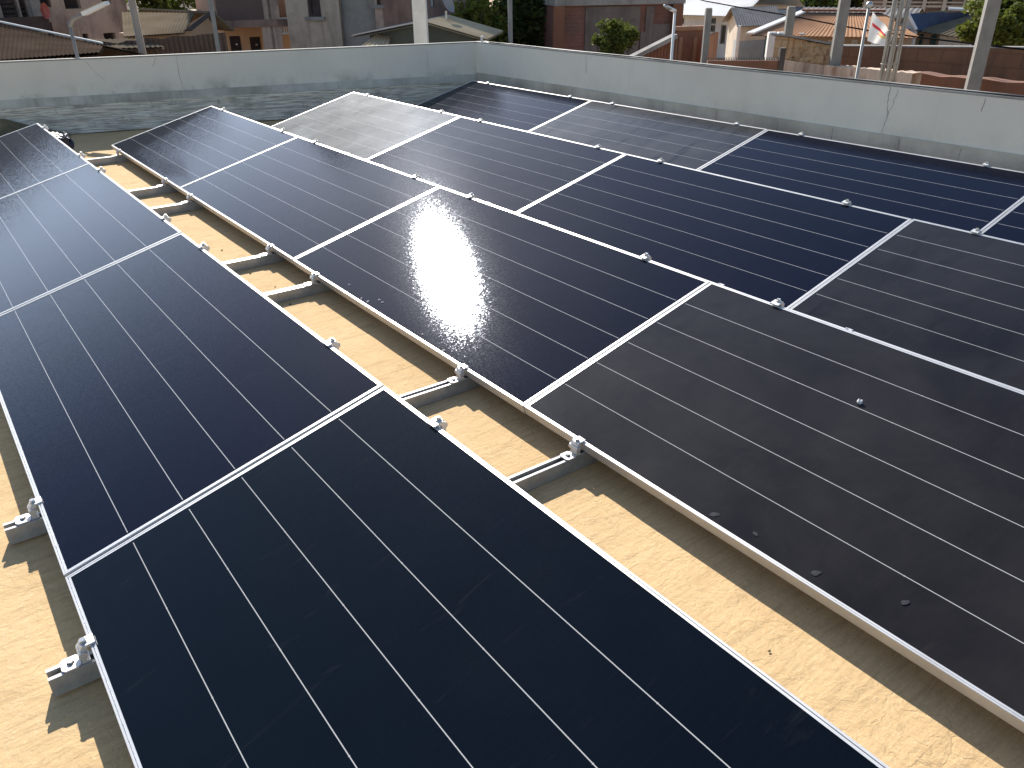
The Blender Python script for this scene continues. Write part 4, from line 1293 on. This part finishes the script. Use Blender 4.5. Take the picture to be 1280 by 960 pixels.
# cream cottage: gable end to the left, long side to the right
g0, g1, g2 = at(907, 62, 53), at(922, 70, 49.5), at(968, 66, 51.5)
zc = Fac(g1[:2], g2[:2]).pix(945, 30)[1]
FL, FR = Fac(g0[:2], g1[:2]), Fac(g1[:2], g2[:2])
hs = empty("house", (g1.x, g1.y, GZ), "cream cottage with grey tin roof, blue-grey dado and teal door, on the sandy yard", "house")
zapex = at(917, 10, 51.5).z
mb = MB()
back = Vector((g2.x - g1.x + g0.x, g2.y - g1.y + g0.y, 0))
mid = (Vector(g0) + Vector(g1)) / 2
V3 = lambda p, z: Vector((p[0], p[1], z))
mb.quad(V3(g0, GZ), V3(g1, GZ), V3(g1, zc), V3(mid, zapex), V3(g0, zc))
mb.quad(V3(back, GZ), V3(g0, GZ), V3(g0, zc), V3(back, zc))
mid2 = (Vector(g2) + back) / 2
mb.quad(V3(g2, GZ), V3(back, GZ), V3(back, zc), V3(mid2, zapex), V3(g2, zc))
hd = FR.rect(955, 42, 966, 75)
hd = (hd[0], hd[1], GZ + .15, hd[3])
wall_holes(mb, FR, 0, FR.len, GZ, zc, .25, [hd])
mb.build("wall", M["cream"], hs)
opening(FR, hs, hd, "door", pane=M["teal"])
zd = FR.pix(945, 50)[1]
mb = MB(); FR.box(mb, 0, hd[0] - .02, GZ + .02, zd, .002, .02); FL.box(mb, FL.len * .62, FL.len - .01, GZ + .02, zd, .002, .02); mb.build("dado", M["greyblue"], hs)
dl = Vector((FL.d.x, FL.d.y, 0)); dr = Vector((FR.d.x, FR.d.y, 0))
mb = MB(); corrugated(mb, V3(g1, zc - .05) + dl * .5 - dr * .4, V3(g2, zc - .05) + dl * .5 + dr * .3, V3(mid2, zapex + .05) + dr * .3, V3(mid, zapex + .05) - dr * .4, .18, .014); mb.build("roof", M["tin_grey"], hs)
mb = MB(); corrugated(mb, V3(back, zc - .05) - dl * .5 + dr * .3, V3(g0, zc - .05) - dl * .5 - dr * .4, V3(mid, zapex + .05) - dr * .4, V3(mid2, zapex + .05) + dr * .3, .18, .014); mb.build("roof", M["tin_grey"], hs)
mb = MB(); pp = V3(g1, 0) + dl * .45 - dr * .25; mb.tube([(pp.x, pp.y, GZ), (pp.x, pp.y, zc)], .10, 8); mb.build("porch_post", M["whitepaint"], hs)

# building with the long orange tin roof
F = Fac(at(972, 45, 43)[:2], at(1142, 40, 43)[:2])
hs = empty("house", F.P(F.len / 2, GZ), "long low building with a bright orange tin roof behind the brick walls on the right", "house")
ze = F.pix(1060, 41)[1]
H = [F.rect(1004 + 30 * k, 50, 1012 + 30 * k, 60) for k in range(4)]
mb = MB(); wall_holes(mb, F, 0, F.len, GZ, ze, 6, H); mb.build("wall", M["tan"], hs)
for h in H: opening(F, hs, h, frame=M["whitepaint"], pane=M["white"])
zr = at(1060, 15, 46.5).z
mb = MB(); corrugated(mb, F.P(-1.2, ze - .1, 1.0), F.P(F.len + .3, ze - .1, 1.0), F.P(F.len - 1.4, zr, -3), F.P(1.0, zr, -3), .18, .014); mb.build("roof", M["tin_orange"], hs)
mb = MB(); corrugated(mb, F.P(F.len + .3, ze - .1, -7), F.P(-.5, ze - .1, -7), F.P(1.0, zr, -3), F.P(F.len - 1.4, zr, -3), .18, .014); mb.build("roof", M["tin_orange"], hs)
mb = MB(); slab(mb, F.P(.8, zr + .05, -2.7), F.P(F.len - 1.2, zr + .05, -2.7), F.P(F.len - 1.2, zr + .05, -3.3), F.P(.8, zr + .05, -3.3), .1); mb.build("ridge_cap", M["rust"], hs)
mb = MB(); slab(mb, F.P(-1.35, ze - .05, 1.1), F.P(-1.0, ze - .05, 1.1), F.P(1.15, zr + .05, -3), F.P(.8, zr + .05, -3), .08); mb.build("barge_board", M["whitepaint"], hs)
for px in (1002, 1048, 1092):
    u = F.pix(px, 50)[0]
    mb = MB(); F.box(mb, u - .10, u + .10, GZ, ze, .55, .75); mb.build("porch_post", M["whitepaint"], hs)
# grey roof strip behind
F = Fac(at(985, 14, 58)[:2], at(1140, 14, 57)[:2])
hs = empty("house", F.P(F.len / 2, GZ), "long grey tin-roofed building behind the orange roof, only its ridge showing", "house")
z0_ = F.pix(1030, 20)[1]
mb = MB(); wall_holes(mb, F, 0, F.len, GZ, z0_, 5, []); mb.build("wall", M["tan"], hs)
z1_ = at(1030, 9, 60.5).z - .35
mb = MB(); corrugated(mb, F.P(-.3, z0_, .5), F.P(F.len + .3, z0_, .5), F.P(F.len + .3, z1_ + .35, -3), F.P(-.3, z1_ + .35, -3), .3, .025); corrugated(mb, F.P(F.len + .3, z0_, -6), F.P(-.3, z0_, -6), F.P(-.3, z1_ + .35, -3), F.P(F.len + .3, z1_ + .35, -3), .3, .025); mb.build("roof", M["tin_grey"], hs)

# white gate posts between cottage and orange roof
for px, py, lab in ((961, 78, "left one of the two white gate posts beside the teal door"), (972, 80, "right one of the two white gate posts, touching the tan masonry wall")):
    pole("gate_post", px, py, 30, .14, at(px + 5, 40, 30).z, lab, "gate post", M["whitepaint"], square=True, group="white gate posts")

# blue tin house
F = Fac(at(1142, 60, 45)[:2], at(1216, 60, 44)[:2])
hs = empty("house", F.P(F.len / 2, GZ), "house with blue and grey tin roof, white gable and teal doors", "house")
ze = F.pix(1180, 36)[1]
H = [F.rect(1147, 42, 1153, 60), F.rect(1162, 43, 1170, 60)]
H = [(a, b, GZ + .1, d) for a, b, c, d in H]
uw = F.pix(1180, 48)[0]
mb = MB(); wall_holes(mb, F, -1.5, uw, GZ, ze, 6, H); mb.build("wall", M["tan"], hs)
for h in H: opening(F, hs, h, "door", pane=M["teal"])
mb = MB(); wall_holes(mb, F, uw + .003, F.len, GZ, ze - .25, 6, [])
for i in range(len(mb.v)): mb.v[i] = mb.v[i] + Vector((F.n.x, F.n.y, 0)) * .5
mb.build("wall", M["white"], hs)
zr = at(1175, 12, 48.3).z
ua, ub, uc, ud = F.pix(1137, 30)[0], F.pix(1148, 13)[0], F.pix(1160, 33)[0], F.pix(1200, 13)[0]
ue = F.pix(1236, 34)[0]
mb = MB(); mb.quad(F.P(ua, ze, 1.3), F.P(uc, ze, 1.3), F.P((ua + uc) / 2, zr - .1, 1.25)); mb.quad(F.P(ua, ze, 1.18), F.P((ua + uc) / 2, zr - .1, 1.13), F.P(uc, ze, 1.18)); mb.build("gable", M["white"], hs)
mb = MB(); corrugated(mb, F.P(uc + .1, ze - .05, 1.35), F.P(uc + .3, ze - .05, -3), F.P(ud, zr, -3), F.P((ua + uc) / 2, zr, 1.4), .22, .02); mb.build("roof", M["tin_blue"], hs)
mb = MB(); corrugated(mb, F.P(ua - .3, ze - .05, -3), F.P(ua - .1, ze - .05, 1.35), F.P((ua + uc) / 2, zr, 1.4), F.P((ua + uc) / 2, zr, -3), .22, .02); mb.build("roof", M["tin_grey"], hs)
mb = MB(); corrugated(mb, F.P(uc - .1, ze - .06, 1.0), F.P(ue, ze - .3, 1.2), F.P(ue - .3, zr - .05, -3), F.P(ud - .2, zr - .05, -3), .22, .02); mb.build("roof", M["tin_tan"], hs)
mb = MB(); mb.tube([F.P((ua + uc) / 2, zr + .05, 1.4), F.P(uc + .1, ze, 1.38)], .07, 6); mb.build("ridge_cap", M["whitepaint"], hs); mb = MB(); mb.tube([F.P((ua + uc) / 2, zr + .07, -2.9), F.P(ue, zr + .05, -2.9)], .07, 6); mb.build("ridge_cap", M["whitepaint"], hs)
for px in (1131, 1155):
    u = F.pix(px, 45)[0]
    mb = MB(); F.box(mb, u - .11, u + .11, GZ, ze, 1.05, 1.25); mb.build("porch_post", M["whitepaint"], hs)

# far two-storey house and trees at the top edge
F = Fac(at(1082, 10, 68)[:2], at(1204, 10, 68)[:2])
hs = empty("house", F.P(F.len / 2, GZ), "two-storey veranda house far behind the orange roof, cut by the photo's top", "house")
zb_ = F.pix(1140, -14)[1]
H = [F.rect(1108, -4, 1116, 6), F.rect(1152, -4, 1161, 6), F.rect(1182, -4, 1190, 6)]
mb = MB(); wall_holes(mb, F, 0, F.len, GZ, zb_, 8, H); mb.build("wall", M["rose"], hs)
for h in H: opening(F, hs, h, frame=M["dark"], pane=M["pane"])
for k in range(6):
    u = F.len * k / 5
    mb = MB(); F.box(mb, u - .12, u + .12, GZ, zb_, 1.2, 1.45); mb.build("pillar", M["cream"], hs)
mb = MB(); slab(mb, F.P(-1, zb_, 2), F.P(F.len + 1, zb_, 2), F.P(F.len + 1, zb_ + 1.6, -4), F.P(-1, zb_ + 1.6, -4), .1); slab(mb, F.P(-1, zb_ + 1.6, -4), F.P(F.len + 1, zb_ + 1.6, -4), F.P(F.len + 1, zb_, -9), F.P(-1, zb_, -9), .1); mb.build("roof", M["tin_grey"], hs)
a = F.rect(1080, 3, 1204, 8)
mb = MB(); F.box(mb, 0, F.len, a[2], a[2] + .12, 1.28, 1.34); F.box(mb, 0, F.len, a[3], a[3] + .1, 1.28, 1.34); mb.build("railing", M["cream"], hs)
for i, (px, D, rx) in enumerate([(938, 75, 3.4), (985, 72, 3.6), (1035, 76, 3.4), (1070, 72, 2.2)]):
    c = at(px, 6, D)
    tree("tree", (c.x, c.y, GZ), 7.0, (c.z - GZ + .3, rx, rx, 2.2), ["leafy tree far behind, above the cream cottage's ridge", "leafy tree far behind, above the left part of the orange roof", "leafy tree far behind, above the middle of the orange roof", "smallest far tree, left of the two-storey veranda house"][i], [M["leaf_mid"], M["leaf_dark"]][i % 2], 3000, .45, 40 + i, "trees among the houses")
for i, (px, py, D, cr, lab, nl) in enumerate([
    (1248, 38, 24, (at(1248, 36, 24).z - GZ, 1.05, 1.0, .85), "green leafy tree behind the right-hand concrete post", 5200),
    (1292, 24, 25, (at(1300, 24, 25).z - GZ, 1.3, 1.2, 1.4), "darker tree at the far right edge, beyond the dark brick wall", 4200),
    (1262, -4, 33, (at(1250, 2, 33).z - GZ, 1.8, 1.6, .9), "tree crown in the top right corner, behind the nearer green tree", 3200)]):
    c = at(px, py, D)
    tree("tree", (c.x, c.y, GZ), 3.6, cr, lab, M["leaf_mid"] if i != 1 else M["leaf_dark"], nl, .16 + .05 * (i == 2), 60 + i, "trees among the houses")

# ---------------------------------------------------------------- right: masonry walls, posts, flag, rebar, wire
F = Fac(at(1036, 70, 16.0)[:2], at(1400, 75, 14.5)[:2])
wb = empty("brick_wall", F.P(F.len * .4, GZ), "long dark brown block wall with a pale cement top, behind the flag on the right", "wall")
ua_, za_ = F.pix(1050, 58.5); ub_, zb_ = F.pix(1275, 61)
zA = za_ - (zb_ - za_) / (ub_ - ua_) * ua_; zB = zA + (zb_ - za_) / (ub_ - ua_) * F.len
def long_bar(o0, o1, lo, hi):
    mb = MB()
    mb.hexa([F.P(0, lo[0], o1), F.P(F.len, lo[1], o1), F.P(F.len, lo[1], o0), F.P(0, lo[0], o0), F.P(0, hi[0], o1), F.P(F.len, hi[1], o1), F.P(F.len, hi[1], o0), F.P(0, hi[0], o0)])
    return mb
long_bar(-.2, 0, (GZ, GZ), (zA, zB)).build("wall", M["brickdark"], wb)
long_bar(-.21, .012, (zA + .002, zB + .002), (zA + .024, zB + .024)).build("coping", M["concrete"], wb)
F2 = Fac(at(1136, 100, 14.3)[:2], at(1400, 112, 13.2)[:2])
mb = MB()
mb.grid(lambda u, v: F2.P(u * F2.len, GZ + (F2.pix(1200, 97)[1] + .025 * mnoise.noise(Vector((u * 9, 0, 0))) - GZ) * v, 0), 60, 8)
mb.grid(lambda u, v: F2.P(u * F2.len, F2.pix(1200, 97)[1] + .025 * mnoise.noise(Vector((u * 9, 0, 0))), -.3 * v), 60, 1)
mb.grid(lambda u, v: F2.P((1 - u) * F2.len, GZ + (F2.pix(1200, 97)[1] + .025 * mnoise.noise(Vector(((1 - u) * 9, 0, 0))) - GZ) * v, -.3), 60, 2)
tag(mb.build("earth_wall", M["redbase"], origin=F2.P(2, GZ)), "low red-brown earth wall in front of the long dark block wall", "wall")
F = Fac(at(983, 62, 14.6)[:2], at(1040, 70, 15.6)[:2])
wb = empty("masonry_wall", F.P(F.len / 2, GZ), "crumbling sunlit tan masonry wall with flaking limewash below, left of the dark block wall", "wall")
za, zb2 = F.pix(978, 47)[1], F.pix(1039, 58)[1]
zs0, zs1 = F.pix(978, 74)[1], F.pix(1039, 82)[1]
mb = MB()
def rough_face(u, v):
    z_lo, z_hi = zs0 + (zs1 - zs0) * u, za + (zb2 - za) * u
    z = z_lo + (z_hi - z_lo) * v
    o = .03 * mnoise.noise(Vector((u * 9, z * 6, 0))) - .07 * max(0, mnoise.noise(Vector((u * 16, z * 11, 5))) - .1) * 2
    return F.P(u * F.len, z, o)
mb.grid(rough_face, 70, 30)
def top_face(u, v):
    p = Vector(rough_face(u, 1)); q = F.P(u * F.len, p.z, -.25)
    return p.lerp(q, v)
mb.grid(top_face, 70, 1)
mb.quad(F.P(0, zs0), F.P(0, za), F.P(0, za, -.25), F.P(0, zs0, -.25)); mb.quad(F.P(F.len, zs1), F.P(F.len, zb2), F.P(F.len, zb2, -.25), F.P(F.len, zs1, -.25))
mb.quad(F.P(0, zs0, -.25), F.P(0, za, -.25), F.P(F.len, zb2, -.25), F.P(F.len, zs1, -.25))
mb.build("upper_wall", M["bricktan"], wb)
mb = MB()
mb.hexa([F.P(-.02, GZ, .03), F.P(F.len, GZ, .03), F.P(F.len, GZ, -.26), F.P(-.02, GZ, -.26), F.P(-.02, zs0 - .01, .03), F.P(F.len, zs1 - .01, .03), F.P(F.len, zs1 - .01, -.26), F.P(-.02, zs0 - .01, -.26)])
mb.build("wall", M["limewash"], wb)
mb = MB(); slab(mb, F.P(-.05, za + .012, .05), F.P(F.len, zb2 + .012, .05), F.P(F.len, zb2 + .012, -.3), F.P(-.05, za + .012, -.3), .03); mb.build("coping", M["concrete"], wb)
# the limewashed stump continuing right
F3 = Fac(at(1030, 88, 14.4)[:2], at(1140, 96, 13.6)[:2])
mb = MB()
def stump(u):
    return F3.pix(1036, 82)[1] + (F3.pix(1132, 91)[1] - F3.pix(1036, 82)[1]) * u - .13 * (0.30 < u < .36) - .10 * (.72 < u < .77) + .03 * mnoise.noise(Vector((u * 14, 3, 0)))
mb.grid(lambda u, v: F3.P(u * F3.len, GZ + (stump(u) - GZ) * v, 0), 80, 6)
mb.grid(lambda u, v: F3.P(u * F3.len, stump(u), -.25 * v), 80, 1)
mb.grid(lambda u, v: F3.P(u * F3.len, GZ + (stump(u) - GZ) * v, -.25), 80, 1)
tag(mb.build("garden_wall", M["limewash"], origin=F3.P(1, GZ)), "broken low limewashed wall at the foot of the flagpole", "wall")
# low dark railing wall in front of the yard
F = Fac(at(885, 77, 13.0)[:2], at(975, 84, 13.2)[:2])
fn = empty("fence", F.P(F.len / 2, GZ), "low dark red fence with short spikes in front of the cream cottage's yard", "fence")
za = F.pix(930, 76)[1]
mb = MB(); F.box(mb, 0, F.len, GZ, za, -.1, 0); mb.build("panel", M["redbase"], fn)
mb = MB()
for k in range(44):
    u = F.len * (k + .5) / 44
    mb.tube([F.P(u, za, -.05), F.P(u, za + .05, -.05)], [.008, .003], 5)
mb.build("spikes", M["dark"], fn)
mb = MB(); F.box(mb, F.len - .03, F.len + .05, GZ, F.pix(974, 60)[1], -.08, .02); mb.build("fence_post", M["dark"], fn)

pole("concrete_post", 984, 50, 15.4, .064, at(986, 8, 15.4).z, "dark concrete post rising behind the left end of the tan masonry wall", "post", M["post"], square=True, group="concrete posts beyond the right parapet")
pole("concrete_post", 1043, 80, 14.5, .076, at(1054, -8, 14.5).z + .5, "tall concrete post where the tan wall meets the dark block wall", "post", M["post"], square=True, group="concrete posts beyond the right parapet")
pole("concrete_post", 1219, 94, 13.6, .086, at(1240, -8, 13.6).z + .5, "thick tall concrete post in front of the right-hand tree, its left edge sunlit", "post", M["post"], square=True, group="concrete posts beyond the right parapet")

# flagpole, flag
b = at(1070, 100, 9.6); t_ = at(1089, 9, 9.6)
fp = empty("flagpole", (b.x, b.y, GZ), "thin white metal flagpole in front of the broken limewashed wall", "flagpole")
mb = MB(); mb.tube([(b.x, b.y, GZ), (b.x, b.y, t_.z)], [.018, .015], 10); mb.build("pole", mat("pale_steel", (0.36, 0.35, 0.33), (0.28, 0.27, 0.25), 8, rough=.5), fp, smooth=True)
mb = MB(); blob(mb, (b.x, b.y, t_.z + .02), (.035, .035, .035), 1, 8, amp=0); mb.build("finial", M["galv"], fp, smooth=True)
P00 = Vector((b.x, b.y, t_.z - .07))
rt = Vector((CR.x, CR.y, 0)).normalized()
FP_ = [at(1091, 14, 9.6), at(1084, 51, 9.6), at(1109, 57, 9.5), at(1116, 41, 9.5)]
A_, B_, C_, D_ = FP_        # hoist top, hoist bottom, fly bottom, fly top
fl_n = Vector((CF.x, CF.y, 0)).normalized()
def flag(u, v):
    p = A_.lerp(D_, u).lerp(B_.lerp(C_, u), v)
    return p + fl_n * (.035 * math.sin(u * 9 + v * 3) * (u + .15)) + Vector((0, 0, -.03 * u * (1 - u)))
def fcol(i, j):
    u, v = (i + .5) / 32, (j + .5) / 32
    if .10 < u < .80 and abs(v - (.36 + .05 * u)) < .055: return 1
    if .30 < u < .95 and abs(v - .58) < .014 and (i % 5): return 1
    if (u - .66) ** 2 / .05 + (v - .52) ** 2 / .018 < 1: return 2
    return 0
mb = MB(); mb.grid(flag, 32, 32, fcol)
def two_side(name, c, tr=0.35):
    m, nt, p = nodes(name)
    p.inputs["Base Color"].default_value = (*c, 1); p.inputs["Roughness"].default_value = .8
    t2 = N(nt, "ShaderNodeBsdfTranslucent"); t2.inputs[0].default_value = (*c, 1)
    mx = N(nt, "ShaderNodeMixShader"); mx.inputs[0].default_value = tr
    L(nt, p.outputs[0], mx.inputs[1]); L(nt, t2.outputs[0], mx.inputs[2]); L(nt, mx.outputs[0], nt.nodes["Material Output"].inputs[0])
    return m
tag(mb.build("flag", [two_side("flag_white", (.72, .70, .68)), two_side("flag_red", (.62, .05, .06)), two_side("flag_yellow", (.72, .62, .30))], smooth=True, origin=A_), "limp white flag with a red stripe and yellow patch hanging on the thin flagpole", "flag")

# rebar cage
b = at(1108, 103, 8.2); t_ = at(1130, -8, 8.2)
rb = empty("rebar_cage", (b.x, b.y, GZ), "bundle of tall vertical reinforcing bars tied together, rising right of the flag", "rebar")
barm = mat("weathered_rebar", (0.36, 0.33, 0.29), (0.24, 0.21, 0.18), 12, rough=.55, metal=.4)
k_ = 0
for sx, sy in ((-.070, 0), (-.042, .012), (-.014, -.008), (.014, .01), (.042, -.012), (.070, .004)):
    x, y = b.x + rt.x * sx + fl_n.x * sy, b.y + rt.y * sx + fl_n.y * sy
    mb = MB(); mb.tube([(x, y, GZ), (x + random.uniform(-.012, .012), y, 0.8), (x + random.uniform(-.02, .02), y, t_.z + .4 + random.uniform(0, .3))], .0115, 8)
    mb.build("bar", barm, rb, smooth=True)
for z in (-3, -2.2, -1.4, at(1118, 80, 8.2).z, at(1127, 38, 8.2).z):
    mb = MB(); pts = []
    for k in range(25):
        a = k * math.pi / 12
        pts.append(Vector((b.x, b.y, z)) + rt * (.077 * math.cos(a)) + fl_n * (.055 * math.sin(a)))
    mb.tube(pts, .004, 6); mb.build("tie", barm, rb, smooth=True)

# power line sagging across the right
mb = MB()
P_ = [at(852, -8, 22), at(880, 1, 21), at(940, 12, 19.5), at(990, 20, 18), at(1050, 32, 16.5), at(1085, 38, 16), at(1160, 48, 15.2), at(1220, 55, 14.2), at(1300, 64, 13.6)]
mb.tube(P_, .013, 6)
tag(mb.build("power_line", mat("wire_black", (.015, .015, .015), rough=.9, spec=0.0), smooth=True, origin=P_[4]), "black overhead wire sagging from the bright tin roof to the right-hand post", "wire")
